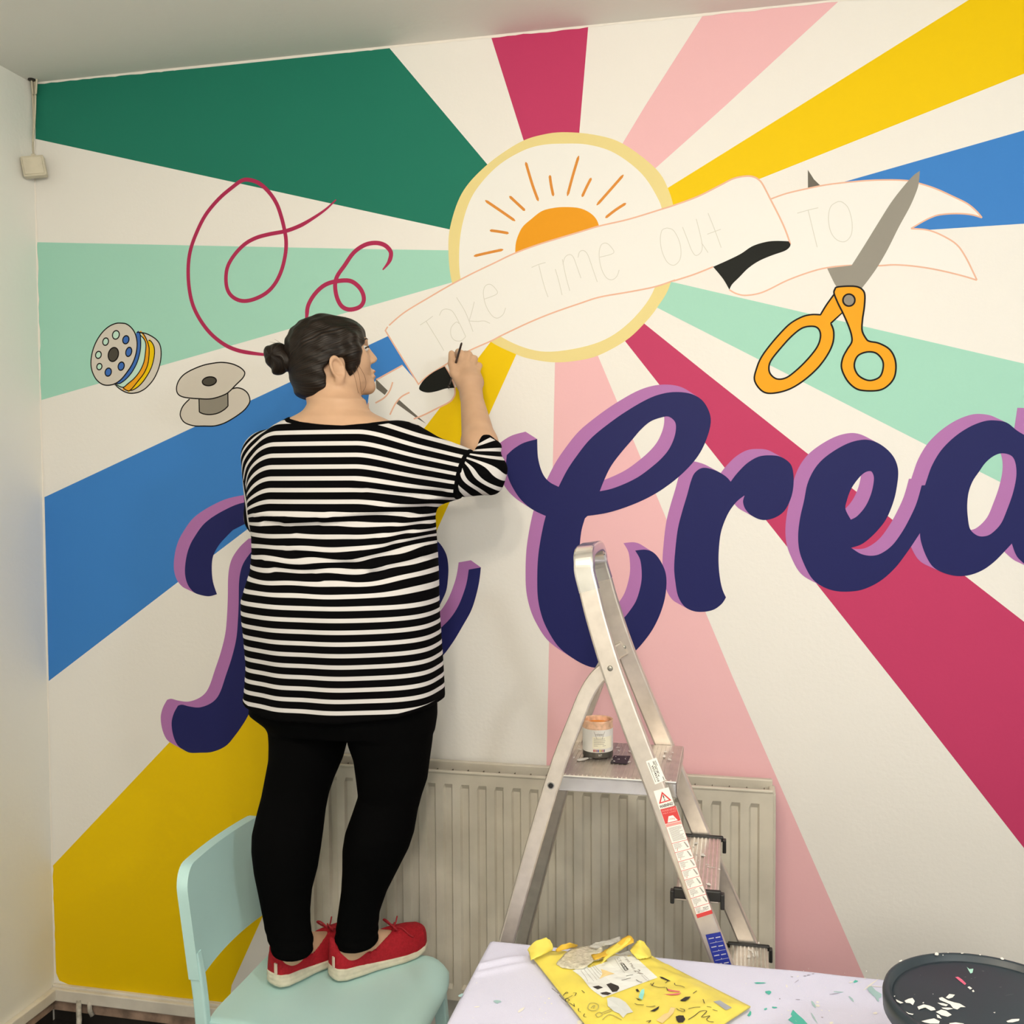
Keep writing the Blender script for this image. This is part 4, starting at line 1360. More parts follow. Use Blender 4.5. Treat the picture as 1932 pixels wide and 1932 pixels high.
def env_sheet(name, rows, m, thick=0.0012, seg=4):
    """a curled scrap of paper: rows of (px, py, lift) from the fold outwards"""
    P = [[onenv(x, y, 0.0012 + l) if l < 0.5 else None for x, y, l in r] for r in rows]
    cols = [catmull(r, seg) for r in P]
    n = len(cols[0])
    grid = [catmull([c[k] for c in cols], seg) for k in range(n)]
    bm = bmesh.new()
    V = [[bm.verts.new(p + Vector((0, 0, random.uniform(-0.0011, 0.0011)))) for p in g] for g in grid]
    for i in range(len(V) - 1):
        for j in range(len(V[0]) - 1):
            bm.faces.new((V[i][j], V[i + 1][j], V[i + 1][j + 1], V[i][j + 1]))
    bmesh.ops.recalc_face_normals(bm, faces=bm.faces[:])
    o = from_bm(name, bm, m, smooth=True)
    md = o.modifiers.new('thickness', 'SOLIDIFY')
    md.thickness = thick
    adopt(env, o)
    return o


KE = crop(980, 1750, 280 / 1932)


def ke(rows):
    return [[(*KE([(x, y)])[0], l) for x, y, l in r] for r in rows]


env_sheet('bubble_lining', ke([[(480, 470, 0.001), (640, 300, 0.003), (860, 240, 0.006), (1050, 210, 0.010)], [(560, 520, 0.002), (720, 420, 0.004), (900, 340, 0.005), (1080, 280, 0.008)], [(700, 540, 0.001), (850, 520, 0.003), (960, 440, 0.003), (1080, 400, 0.004)]]), M_BUB)
env_sheet('bubble_lining', ke([[(880, 250, 0.012), (1000, 200, 0.016), (1150, 160, 0.022), (1310, 110, 0.026)], [(1000, 270, 0.010), (1100, 250, 0.012), (1200, 220, 0.016), (1330, 170, 0.020)]]), mat('clear_bubble_film', (0.42, 0.41, 0.38), 0.08, bump=1.0, bscale=260, coat=1.0))
env_sheet('torn_flap', ke([[(110, 290, 0.006), (190, 190, 0.022), (350, 135, 0.030), (420, 200, 0.026)], [(130, 330, 0.006), (230, 270, 0.018), (340, 240, 0.020), (440, 260, 0.018)], [(150, 430, 0.003), (250, 380, 0.007), (340, 330, 0.008), (420, 290, 0.010)]]), M_EN)
env_sheet('torn_flap', ke([[(470, 290, 0.008), (560, 220, 0.016), (660, 205, 0.018), (760, 230, 0.012)], [(480, 320, 0.004), (570, 290, 0.007), (660, 270, 0.008), (750, 250, 0.008)]]), M_ENI)
env_sheet('torn_flap', ke([[(935, 360, 0.006), (1090, 320, 0.010), (1250, 220, 0.020), (1420, 105, 0.032), (1490, 160, 0.028)], [(980, 430, 0.007), (1130, 370, 0.012), (1280, 300, 0.016), (1400, 240, 0.020), (1490, 200, 0.022)]]), M_ENI)
env_sheet('torn_flap', ke([[(1060, 470, 0.006), (1180, 380, 0.012), (1340, 280, 0.016), (1490, 190, 0.022)], [(1090, 440, 0.010), (1190, 350, 0.016), (1330, 250, 0.022), (1480, 150, 0.028)], [(1100, 300, 0.010), (1220, 240, 0.020), (1330, 160, 0.028), (1440, 100, 0.034)]]), M_EN)
env_sheet('torn_flap', ke([[(1440, 290, 0.010), (1500, 210, 0.018), (1560, 165, 0.024), (1620, 190, 0.020)], [(1480, 350, 0.006), (1560, 300, 0.010), (1630, 270, 0.012), (1700, 290, 0.010)], [(1540, 410, 0.002), (1620, 400, 0.003), (1680, 390, 0.003), (1720, 375, 0.003)]]), M_EN)

# postage label
LC = KE([(1420, 300), (1800, 650), (1080, 915), (690, 560)])
LG = quadmap([LC[3], LC[0], LC[1], LC[2]], lambda x, y, e: onenv(x, y, 0.0010 + e))      # u: left -> top right, v: towards the reader
bm = bmesh.new()
N = 12
V = []
for i in range(N + 1):
    r = []
    for j in range(N + 1):
        u, v = i / N, j / N
        du = 0.02 * math.sin(7 * v) * (1 if i == 0 else 0)
        r.append(bm.verts.new(LG(u + du, v)))
    V.append(r)
for i in range(N):
    for j in range(N):
        if (i in (3, 4, 5, 6) and j == 0):
            continue                                        # torn away notch
        bm.faces.new((V[i][j], V[i + 1][j], V[i + 1][j + 1], V[i][j + 1]))
lab = from_bm('postage_label', bm, M_ENL)
adopt(env, lab)


def env_words(body, px_quad, m, e=0.0016, bold=0.0):
    f = quadmap(KE(px_quad), lambda x, y, ee: onenv(x, y, e + ee))
    vs, fs = text_polys(body, 1.0, bold)
    xa, xb = min(v[0] for v in vs), max(v[0] for v in vs)
    ya, yb = min(v[1] for v in vs), max(v[1] for v in vs)
    o = mesh('print', [f((x - xa) / (xb - xa), 1 - (y - ya) / (yb - ya)) for x, y in vs], fs, m)
    adopt(env, o)
    return o


env_words('Royal Mail', [(1375, 345), (1510, 530), (1470, 545), (1340, 365)], M_INKG)
env_words('24', [(1560, 540), (1620, 610), (1535, 600), (1485, 560)], M_INKG, bold=0.02)
env_words('CT1', [(1300, 385), (1340, 455), (1305, 465), (1265, 395)], M_INKG)
env_words('CE7', [(1360, 475), (1405, 540), (1370, 550), (1330, 485)], M_INK)


def env_poly(name, pts, m, e=0.0015, K=KE):
    p = K(pts)
    o = blobs(name, [p], lambda x, y: onenv(x, y, e), m)
    adopt(env, o)
    return o


def env_lines(name, lines, w, m, e=0.0017, K=KE):
    vs, fs = [], []
    for ln in lines:
        p = [onenv(*q[:2], e) for q in spline(K(ln), False, 4)]
        for i, q in enumerate(p):
            t = p[min(i + 1, len(p) - 1)] - p[max(i - 1, 0)]
            t.z = 0
            t.normalize()
            n = Vector((-t.y, t.x, 0)) * w / 2
            vs += [q + n, q - n]
            if i:
                k = len(vs)
                fs.append((k - 4, k - 3, k - 1, k - 2))
    o = tag(mesh(name, vs, fs, m), kind='stuff')
    adopt(env, o)
    return o


env_lines('print_lines', [[(800, 555), (860, 640), (890, 700)], [(840, 540), (920, 640), (970, 700)], [(880, 525), (960, 620), (1010, 680)], [(910, 500), (990, 600), (1040, 660)], [(935, 480), (1010, 570), (1060, 620)], [(960, 470), (1030, 550), (1070, 590)], [(1240, 400), (1300, 500), (1370, 590)], [(1590, 620), (1650, 680), (1690, 690)], [(1620, 620), (1690, 680)]], 0.0006, M_INKG)
env_lines('box_border', [[(1320, 470), (1350, 462)], [(1350, 462), (1415, 545)], [(1415, 545), (1380, 560)], [(1380, 560), (1320, 470)]], 0.0014, M_INK)
env_poly('black_smear', [(1130, 740), (1190, 720), (1290, 760), (1300, 790), (1270, 830), (1210, 840), (1180, 800)], M_INK)
env_poly('black_smear', [(950, 770), (1030, 755), (1090, 780), (1020, 805)], M_INK)
env_poly('black_smear', [(1050, 850), (1130, 835), (1200, 855), (1150, 880), (1080, 870)], M_INK)
M_PCH = mat('peach_smear', (0.80, 0.62, 0.30), 0.5)
M_PWH = mat('pale_blue_smear', (0.68, 0.72, 0.72), 0.5)
M_PNK = mat('pink_smear', (0.70, 0.16, 0.18), 0.5)
M_AQU = mat('aqua_smear', (0.30, 0.75, 0.72), 0.5)
env_poly('peach_smear', [(1060, 540), (1130, 560), (1180, 580), (1240, 600), (1160, 620), (1100, 640), (1040, 670), (1080, 600)], M_PCH)
env_poly('pale_smear', [(1140, 920), (1210, 900), (1300, 920), (1380, 970), (1430, 1030), (1480, 1100), (1400, 1120), (1350, 1175), (1300, 1120), (1230, 1090), (1150, 1020)], M_PWH)
KF = crop(1180, 1780, 280 / 1932)
KG = lambda pts: KF(pts)
env_poly('aqua_smear', [(210, 600), (245, 590), (245, 650), (220, 735), (170, 705), (190, 640)], M_AQU, K=KG)
env_poly('pink_smear', [(550, 590), (610, 605), (715, 620), (700, 632), (600, 625), (555, 615)], M_PNK, K=KG)
env_poly('pink_smear', [(495, 660), (600, 655), (730, 640), (690, 668), (580, 672)], M_PNK, K=KG)
env_poly('black_smear', [(655, 950), (700, 935), (755, 938), (780, 985), (750, 1025), (690, 1030), (665, 1000)], M_INK, K=KG)
env_poly('black_smear', [(440, 430), (480, 435), (590, 488), (560, 490), (470, 455)], M_INK, K=KG)
env_poly('black_smear', [(710, 740), (780, 695), (850, 690), (820, 725), (780, 750), (730, 750)], M_INK, K=KG)
env_poly('black_smear', [(320, 880), (390, 845), (440, 815), (430, 850), (380, 885)], M_INK, K=KG)
env_poly('black_smear', [(130, 710), (170, 720), (215, 745), (170, 735)], M_INK, K=KG)
env_poly('black_smear', [(130, 600), (160, 590), (185, 625), (150, 630)], M_INK, K=KG)
env_poly('grey_window', [(1145, 755), (1230, 740), (1385, 835), (1310, 868)], mat('silver_window', (0.36, 0.38, 0.42), 0.3), K=KG)
env_poly('peach_smear', [(400, 1000), (500, 920), (560, 900), (590, 830), (650, 840), (620, 910), (560, 970), (480, 1040)], M_PCH, K=KG)
env_lines('black_scribbles', [[(820, 990), (900, 940), (980, 880), (1060, 880), (990, 960), (1100, 940), (1060, 980), (1080, 1010), (1150, 1020)], [(820, 850), (900, 830), (975, 828)], [(120, 780), (160, 795), (240, 800)], [(270, 820), (340, 822), (390, 810)], [(640, 515), (650, 540), (720, 550), (770, 572)], [(330, 520), (350, 545), (430, 570), (520, 570)], [(370, 510), (345, 550)], [(530, 570), (555, 612)], [(560, 480), (520, 515)],
                              [(665, 845), (700, 870), (760, 885), (765, 860), (710, 845)], [(1010, 725), (1030, 780)], [(1135, 860), (1200, 878)], [(880, 650), (930, 615)], [(1060, 820), (1120, 830)], [(270, 1015), (330, 1000), (300, 1030)]], 0.0013, M_INK, K=KG)
env_lines('black_scribbles', [[(420, 790), (460, 820), (510, 860)], [(520, 880), (570, 935), (620, 960), (650, 940), (610, 920), (600, 960), (660, 985), (715, 1025)], [(600, 930), (690, 885)], [(590, 860), (630, 850), (610, 840), (570, 885)], [(700, 850), (740, 850), (720, 890)], [(710, 990), (715, 1030)], [(770, 1050), (770, 1085), (800, 1095)], [(850, 1120), (835, 1150), (870, 1165)], [(1330, 685), (1390, 670), (1450, 655)], [(1390, 630), (1480, 612)], [(1520, 675), (1560, 705), (1600, 710)], [(810, 815), (850, 850)]], 0.0011, M_INK)
env_lines('recycling_mark', [[(900, 1010), (920, 985), (970, 980), (1020, 1000), (1030, 1040), (990, 1078), (930, 1078), (892, 1050), (900, 1010)], [(930, 1050), (960, 1020), (985, 1015), (960, 1050)], [(990, 1130), (1040, 1100), (1080, 1130), (1020, 1165), (990, 1130)], [(1070, 1110), (1200, 1060)], [(1090, 1125), (1210, 1080)], [(1080, 1200), (1180, 1130), (1330, 1200)]], 0.0016, mat('faint_print', (0.42, 0.38, 0.12), 0.6))

# ------------------------------------------------------------------ dark lidded paint tub
TC = Vector((2.336, -1.175, TT + 0.003))
TLZ, TUR = 0.930, 0.1365
M_TUB = mat('charcoal_plastic', (0.023, 0.037, 0.050), 0.42, var=0.15, vscale=10)
tub = empty('paint_tub', tuple(TC))
tag(tub, 'large charcoal paint tub with splashed lid on the lavender cloth', 'paint tub')
H_ = TLZ - TC.z
bm = bmesh.new()
lathe(bm, [(0, 0), (TUR - 0.028, 0), (TUR - 0.022, 0.004), (TUR - 0.012, H_ - 0.03), (TUR - 0.010, H_ - 0.016)], 56, tuple(TC))
adopt(tub, from_bm('tub_body', bm, mat('tub_side_plastic', (0.10, 0.10, 0.10), 0.4), smooth=True))
bm = bmesh.new()
lathe(bm, [(TUR - 0.004, H_ - 0.030), (TUR, H_ - 0.027), (TUR + 0.001, H_ - 0.008), (TUR - 0.001, H_ - 0.001), (TUR - 0.004, H_), (TUR - 0.0075, H_ - 0.0012), (TUR - 0.0095, H_ - 0.0085), (TUR - 0.0115, H_ - 0.0095), (TUR - 0.0155, H_ - 0.0068), (TUR - 0.022, H_ - 0.0062), (0, H_ - 0.0062)], 72, tuple(TC))
o = from_bm('lid', bm, M_TUB, smooth=True)
o.data.set_sharp_from_angle(angle=math.radians(60))
adopt(tub, o)
KL = crop(1640, 1780, 292 / 1932)
onlid = lambda x, y: HZ(x, y, TC.z + H_ - 0.0056)
wb = [KL(p) for p in ([(870, 680), (910, 670), (980, 710), (1060, 735), (1130, 750), (1205, 795), (1140, 795), (1100, 825), (1050, 810), (1010, 760), (940, 730), (880, 705)], [(955, 675), (1000, 630), (1070, 640), (1040, 675), (990, 690)], [(850, 740), (920, 745), (985, 765), (960, 785), (900, 770)],
                      [(600, 790), (680, 760), (750, 775), (810, 800), (830, 830), (770, 840), (700, 800), (640, 810), (620, 830)], [(440, 715), (490, 690), (540, 680), (570, 720), (545, 770), (510, 745), (460, 740)], [(330, 695), (370, 715), (430, 740), (390, 750), (345, 725)],
                      [(830, 855), (900, 825), (960, 840), (1030, 890), (980, 915), (900, 895)], [(840, 885), (870, 895), (905, 940), (850, 925)], [(650, 970), (730, 950), (810, 935), (880, 970), (870, 1000), (760, 1000), (690, 985)], [(1000, 995), (1080, 985), (1180, 1000), (1200, 1040), (1000, 1040)], [(1710, 970), (1780, 945), (1875, 940), (1870, 965), (1790, 985), (1730, 985)],
                      [(455, 850), (500, 870), (555, 880), (540, 892), (490, 880)], [(1225, 545), (1250, 535), (1285, 560), (1260, 575)], [(1282, 590), (1300, 578), (1315, 600), (1295, 608)], [(1545, 860), (1575, 855), (1570, 872)], [(790, 628), (800, 625), (800, 640)], [(305, 655), (325, 650), (318, 668)], [(660, 740), (685, 730), (680, 748)], [(900, 800), (1000, 800), (1050, 815), (980, 830), (920, 815)])]
o = tag(blobs('paint_splashes', wb, onlid, M_WPAINT), kind='stuff')
adopt(tub, o)
o = blobs('pink_splash', [KL([(1072, 420), (1110, 415), (1160, 450), (1210, 500), (1195, 520), (1130, 470)])], onlid, mat('pink_paint', (0.66, 0.12, 0.22), 0.45))
adopt(tub, o)
o = blobs('mint_splash', [KL([(1218, 292), (1250, 320), (1300, 315), (1290, 365), (1265, 375), (1240, 335)])], onlid, mat('mint_paint', (0.40, 0.72, 0.62), 0.45))
adopt(tub, o)
o = tag(blobs('grey_scuffs', [KL(blob(x, y, r, 7, el, a)) for x, y, r, el, a in ((1420, 345, 6, 3, 0.2), (1200, 418, 6, 2, 0), (1275, 440, 5, 2, 0), (1320, 425, 4, 3, 0), (1640, 545, 5, 4, 0), (565, 638, 5, 2, 0), (1750, 640, 2.5, 30, -0.2), (640, 395, 4, 2, 0.5))], onlid, mat('grey_scuff', (0.12, 0.13, 0.14), 0.5)), kind='stuff')
adopt(tub, o)
onrim = lambda x, y: HZ(x, y, TC.z + H_ + 0.0006)
o = tag(blobs('rim_flecks', [KL(blob(x, y, r, 8, el, a)) for x, y, r, el, a in ((840, 132, 18, 1.4, 0.2), (1660, 188, 12, 2.4, 0.2), (395, 216, 8, 3, -0.4), (985, 115, 7, 1.6, 0), (1165, 122, 8, 2.2, 0), (1385, 140, 8, 1.6, 0), (920, 145, 6, 1.4, 0))], onrim, M_WPAINT), kind='stuff')
adopt(tub, o)

# small pot at the very front edge of the picture
pc = HZ(1479, 1946, TT + 0.02)
pot = empty('paint_pot', (pc.x, pc.y, TT + 0.002))
tag(pot, 'small black rimmed pot with white and red paint at the front edge', 'paint pot')
bm = bmesh.new()
lathe(bm, [(0, 0), (0.0155, 0), (0.0165, 0.002), (0.0165, 0.020), (0.0150, 0.021), (0.0145, 0.016)], 28, (pc.x, pc.y, TT + 0.002))
adopt(pot, from_bm('pot_body', bm, M_BLACK, smooth=True))
bm = bmesh.new()
lathe(bm, [(0.0148, 0.0165), (0, 0.017)], 28, (pc.x, pc.y, TT + 0.002))
adopt(pot, from_bm('white_paint', bm, M_WPAINT, smooth=True))
bm = bmesh.new()
lathe(bm, [(0.006, 0.0172), (0.004, 0.0185), (0, 0.019)], 14, (pc.x + 0.004, pc.y + 0.004, TT + 0.002))
adopt(pot, from_bm('red_paint', bm, mat('dark_red_paint', (0.20, 0.01, 0.01), 0.4), smooth=True))

# ------------------------------------------------------------------ little junction box and its cable in the corner
M_JB = mat('aged_cream_plastic', (0.60, 0.55, 0.43), 0.5, var=0.1, vscale=30)
jc = Vector((0.014, -0.046, W(67, 316, -0.04).z))
jb = empty('junction_box', tuple(jc))
tag(jb, 'small cream junction box hanging skewed in the wall corner', 'junction box')
rot = Matrix.Rotation(math.radians(-58), 3, 'Z') @ Matrix.Rotation(math.radians(9), 3, 'Y')
# local x spans the corner diagonally, local y faces the room
rot = Matrix.Rotation(math.radians(28), 3, 'Z') @ Matrix.Rotation(math.radians(-9), 3, 'Y')
jc2 = Vector((0.034, -0.045, jc.z))
jb.location = jc2
adopt(jb, box('box_body', tuple(jc2), (0.062, 0.030, 0.058), M_JB, rot=rot, bevel=0.004),
      box('box_lid', tuple(jc2 + rot @ Vector((0, -0.0165, 0))), (0.052, 0.005, 0.048), M_JB, rot=rot, bevel=0.002),
      box('cable_entry', tuple(jc2 + rot @ Vector((0.004, 0, 0.032))), (0.012, 0.012, 0.008), M_JB, rot=rot, bevel=0.002))
M_CAB = mat('cable_cream', (0.50, 0.45, 0.35), 0.6)
top_ = jc2 + rot @ Vector((0.004, 0, 0.034))
for k, (dx, m) in enumerate(((0.0, M_CAB), (0.006, M_JB))):
    bm = bmesh.new()
    pts = [top_, top_ + Vector((-0.010, 0.012, 0.04)), (0.014 + dx * 0.4, -0.016, top_.z + 0.10), (0.010 + dx * 1.4, -0.012, top_.z + 0.18), (0.009 + dx, -0.010, top_.z + 0.24), (0.012 + dx * 1.5, -0.012, top_.z + 0.30), (0.016 + dx * 3, -0.02, CEIL + 0.002)]
    pts[-1] = Vector((0.014 + dx * 3, -0.022, CEIL + 0.002))
    pts[-2] = Vector((0.012 + dx * 1.5, -0.014, CEIL - 0.04))
    sweep(bm, catmull(pts, 5), circle(0.0028, 8))
    adopt(jb, from_bm('cable', bm, m, smooth=True))
bm = bmesh.new()
lathe(bm, [(0, 0), (0.010, 0), (0.011, -0.003), (0, -0.003)], 12, (0.018, -0.026, CEIL))
adopt(jb, from_bm('ceiling_hole', bm, M_DARK))

# scraps of pipe and debris in the skirting gap
bm = bmesh.new()
p0 = W(146, 1892, -0.03)
sweep(bm, [(p0.x, -0.022, 0.078), (p0.x + 0.004, -0.03, 0.055), (p0.x + 0.012, -0.04, 0.03), (p0.x + 0.016, -0.05, 0.0)], circle(0.008, 10))
tag(from_bm('pipe_stub', bm, mat('chipped_white_pipe', (0.55, 0.52, 0.46), 0.5, var=0.5, vscale=60), smooth=True), 'chipped white pipe dropping from the skirting in the corner', 'pipe')
bm = bmesh.new()
p0 = W(165, 1890, -0.03)
sweep(bm, [(p0.x, -0.02, 0.076), (p0.x + 0.003, -0.024, 0.052), (p0.x + 0.010, -0.022, 0.036)], circle(0.007, 10))
tag(from_bm('pipe_stub', bm, mat('chipped_white_pipe', (0.55, 0.52, 0.46)), smooth=True), 'short white pipe end right of the chipped one', 'pipe')
# ------------------------------------------------------------------ the woman: smooth bodies from distance fields
def npv(v):
    return np.array((v[0], v[1], v[2]), dtype=np.float64)


def cone(P, a, b, ra, rb):
    a, b = npv(a), npv(b)
    ba = b - a
    h = np.clip(((P - a) @ ba) / max(ba @ ba, 1e-12), 0, 1)
    return np.linalg.norm(P - a - h[:, None] * ba, axis=1) - (ra + (rb - ra) * h)


def chain(P, pts, rs, k=0.008):
    d = None
    for i in range(len(pts) - 1):
        e = cone(P, pts[i], pts[i + 1], rs[i], rs[i + 1])
        d = e if d is None else smin(d, e, k)
    return d


def ellipsoid(P, c, M, r):
    """M rows are the local axes"""
    q = (P - npv(c)) @ np.array(M).T
    r = np.array(r)
    k0 = np.linalg.norm(q / r, axis=1)
    k1 = np.linalg.norm(q / (r * r), axis=1) + 1e-9
    return k0 * (k0 - 1) / k1


def smin(a, b, k):
    h = np.clip(0.5 + 0.5 * (b - a) / k, 0, 1)
    return b + (a - b) * h - k * h * (1 - h)


def smax(a, b, k):
    return -smin(-a, -b, k)


def loft(P, rows, e=2.2):
    """rows (z, cx, cy, a, b), elliptical sections stacked upwards"""
    R = np.array(sorted(rows))
    z = P[:, 2]
    cx, cy, a, b = (np.interp(z, R[:, 0], R[:, i]) for i in range(1, 5))
    q = (np.abs((P[:, 0] - cx) / a) ** e + np.abs((P[:, 1] - cy) / b) ** e) ** (1 / e)
    d = (q - 1) * np.minimum(a, b)
    return np.maximum(d, np.maximum(z - R[-1, 0], R[0, 0] - z))


def surface(fn, lo, hi, h, coarse=4):
    """surface nets over a narrow band; returns (verts, quads)"""
    lo = np.array(lo, float)
    n = np.ceil((np.array(hi) - lo) / (h * coarse)).astype(int) + 1
    H = h * coarse
    ax = [lo[i] + H * (np.arange(n[i]) + 0.5) for i in range(3)]
    C = np.stack(np.meshgrid(*ax, indexing='ij'), -1).reshape(-1, 3)
    dc = fn(C).reshape(n)
    band = np.abs(dc) < H * 1.5
    for a in range(3):
        b = band.copy()
        sl = [slice(None)] * 3
        sr = [slice(None)] * 3
        sl[a], sr[a] = slice(1, None), slice(None, -1)
        b[tuple(sl)] |= band[tuple(sr)]
        b[tuple(sr)] |= band[tuple(sl)]
        band = b
    D = dc.astype(np.float32)
    B = band
    for a in range(3):
        D = np.repeat(D, coarse, a)
        B = np.repeat(B, coarse, a)
    idx = np.argwhere(B)
    Pf = lo + h * (idx + 0.5)
    vals = np.empty(len(Pf))
    for s in range(0, len(Pf), 400000):
        vals[s:s + 400000] = fn(Pf[s:s + 400000])
    D[tuple(idx.T)] = vals
    S = D < 0
    N = D.shape
    # cells with a sign change
    cnt = np.zeros((N[0] - 1, N[1] - 1, N[2] - 1), np.int8)
    cor = [(i, j, k) for i in (0, 1) for j in (0, 1) for k in (0, 1)]
    for i, j, k in cor:
        cnt += S[i:N[0] - 1 + i, j:N[1] - 1 + j, k:N[2] - 1 + k]
    act = np.argwhere((cnt > 0) & (cnt < 8))
    vid = -np.ones(cnt.shape, np.int64)
    vid[tuple(act.T)] = np.arange(len(act))
    acc = np.zeros((len(act), 3))
    num = np.zeros(len(act))
    for a in range(3):
        for c in cor:
            if c[a]:
                continue
            c2 = list(c)
            c2[a] = 1
            p = act + np.array(c)
            q = act + np.array(c2)
            d0 = D[tuple(p.T)].astype(float)
            d1 = D[tuple(q.T)].astype(float)
            m = (d0 < 0) != (d1 < 0)
            t = np.where(m, d0 / np.where(m, d0 - d1, 1), 0)
            pos = np.tile(np.array(c, float), (len(act), 1))
            pos[:, a] = t
            acc[m] += pos[m]
            num += m
    V = lo + h * (act + 0.5 + acc / np.maximum(num, 1)[:, None])
    Q = []
    for a in range(3):
        u, w = (a + 1) % 3, (a + 2) % 3
        s0 = [slice(1, -1)] * 3
        s0[a] = slice(0, -1)
        s1 = list(s0)
        s1[a] = slice(1, None)
        A, Bb = S[tuple(s0)], S[tuple(s1)]
        e = np.argwhere(A != Bb)
        if not len(e):
            continue
        base = e.copy()
        base[:, u] += 1
        base[:, w] += 1
        def cell(du, dw):
            c = base.copy()
            c[:, u] -= du
            c[:, w] -= dw
            return vid[tuple(c.T)]
        q = np.stack([cell(1, 1), cell(0, 1), cell(0, 0), cell(1, 0)], 1)
        flip = ~A[tuple(e.T)]
        q[flip] = q[flip][:, ::-1]
        Q.append(q)
    Q = np.concatenate(Q)
    Q = Q[(Q >= 0).all(1)]
    return V, Q


def relax(V, Q, it=2, f=0.5):
    """a little smoothing along the edges"""
    n = len(V)
    for _ in range(it):
        acc = np.zeros_like(V)
        num = np.zeros(n)
        for i in range(4):
            a, b = Q[:, i], Q[:, (i + 1) % 4]
            for k in range(3):
                acc[:, k] += np.bincount(a, V[b, k], n) + np.bincount(b, V[a, k], n)
            num += np.bincount(a, minlength=n) + np.bincount(b, minlength=n)
        V = V + f * (acc / np.maximum(num, 1)[:, None] - V)
    return V


def np_mesh(name, V, Q, m, parent=None, attrs=None):
    me = bpy.data.meshes.new(name)
    me.vertices.add(len(V))
    me.vertices.foreach_set('co', V.astype(np.float32).ravel())
    me.loops.add(Q.size)
    me.loops.foreach_set('vertex_index', Q.astype(np.int32).ravel())
    me.polygons.add(len(Q))
    me.polygons.foreach_set('loop_start', (np.arange(len(Q)) * Q.shape[1]).astype(np.int32))
    me.update(calc_edges=True)
    for k, v in (attrs or {}).items():
        a = me.attributes.new(k, 'FLOAT', 'POINT')
        a.data.foreach_set('value', v.astype(np.float32))
    return link(name, me, m, parent, True)


# ---- proportions, read off as outline half-widths at the depth she stands
YB = -0.42


def row(py, l, r, y, b, shrink=0.0):
    a0, a1 = W(l, py, y), W(r, py, y)
    return ((a0.z + a1.z) / 2, (a0.x + a1.x) / 2, y, (a1.x - a0.x) / 2 - shrink, b)


TORSO = [row(762, 592, 684, -0.425, 0.058), row(776, 572, 694, -0.425, 0.070), row(788, 548, 722, -0.425, 0.085), row(802, 522, 752, -0.42, 0.098), row(820, 500, 772, -0.42, 0.110), row(845, 487, 792, -0.415, 0.124),
         row(880, 480, 806, -0.41, 0.138), row(920, 478, 812, -0.405, 0.150), row(965, 481, 815, -0.40, 0.158), row(1010, 488, 818, -0.40, 0.158), row(1040, 489, 820, -0.40, 0.160), row(1075, 487, 821, -0.405, 0.166),
         row(1100, 480, 821, -0.41, 0.172), row(1130, 472, 821, -0.415, 0.178), row(1160, 473, 822, -0.415, 0.180), row(1200, 477, 825, -0.415, 0.178), row(1250, 479, 829, -0.41, 0.172), row(1300, 475, 831, -0.41, 0.168), row(1345, 469, 832, -0.41, 0.166), row(1400, 466, 834, -0.41, 0.166)]
LEGL = [(1330, 512, 650, -0.415), (1365, 513, 652, -0.415), (1400, 515, 650, -0.42), (1430, 514, 642, -0.42), (1470, 506, 625, -0.425), (1500, 500, 615, -0.43), (1530, 492, 609, -0.437), (1570, 483, 604, -0.445), (1600, 482, 600, -0.45), (1640, 486, 594, -0.456), (1680, 493, 584, -0.462), (1720, 500, 581, -0.468), (1750, 505, 582, -0.472), (1780, 514, 588, -0.476), (1797, 520, 586, -0.479)]
LEGR = [(1330, 658, 815, -0.415), (1365, 656, 815, -0.415), (1400, 662, 812, -0.415), (1430, 672, 808, -0.412), (1470, 677, 803, -0.41), (1500, 680, 793, -0.41), (1530, 670, 785, -0.412), (1570, 656, 778, -0.414), (1600, 651, 768, -0.414), (1640, 650, 748, -0.412), (1680, 647, 728, -0.410), (1720, 641, 714, -0.406), (1750, 637, 711, -0.403), (1770, 635, 711, -0.401), (1783, 640, 708, -0.400)]


def leg_rows(L, shrink):
    out = []
    for py, l, r, y in L:
        q = row(py, l, r, y, 0, shrink)
        out.append((q[0], q[1], q[2], q[3], q[3] * 1.04 + 0.002))
    return out


# arms
SR, ELR = W(765, 862, -0.415), W(914, 893, -0.300)
MR = W(845, 890, -0.36)
WRR = W(889, 745, -0.135)
SL, ELL = W(507, 862, -0.405), W(503, 975, -0.335)
WRL = W(640, 1000, -0.185)


def arm_r(P, g=0.0):
    return chain(P, [SR, MR, ELR], [0.072 + g, 0.056 + g, 0.043 + g], 0.03)


def fore_r(P, g=0.0):
    mid = ELR.lerp(WRR, 0.35)
    return chain(P, [ELR, mid, WRR], [0.043 + g, 0.043 + g, 0.027 + g], 0.015)


def arm_l(P, g=0.0):
    return smin(chain(P, [SL, ELL], [0.060 + g, 0.046 + g], 0.02), chain(P, [ELL, WRL], [0.045 + g, 0.028 + g], 0.02), 0.02)


# head frame
AL, TI = math.radians(32), math.radians(5)
HF0 = Vector((math.cos(AL), math.sin(AL), 0))
HF = (HF0 * math.cos(TI) + Vector((0, 0, math.sin(TI)))).normalized()
HU = (Vector((0, 0, math.cos(TI))) - HF0 * math.sin(TI)).normalized()
HR_ = HF.cross(HU).normalized()
HC = W(619, 676, -0.405)
HM = [tuple(HF), tuple(HR_), tuple(HU)]


def hp(f, r, u):
    return HC + HF * f + HR_ * r + HU * u


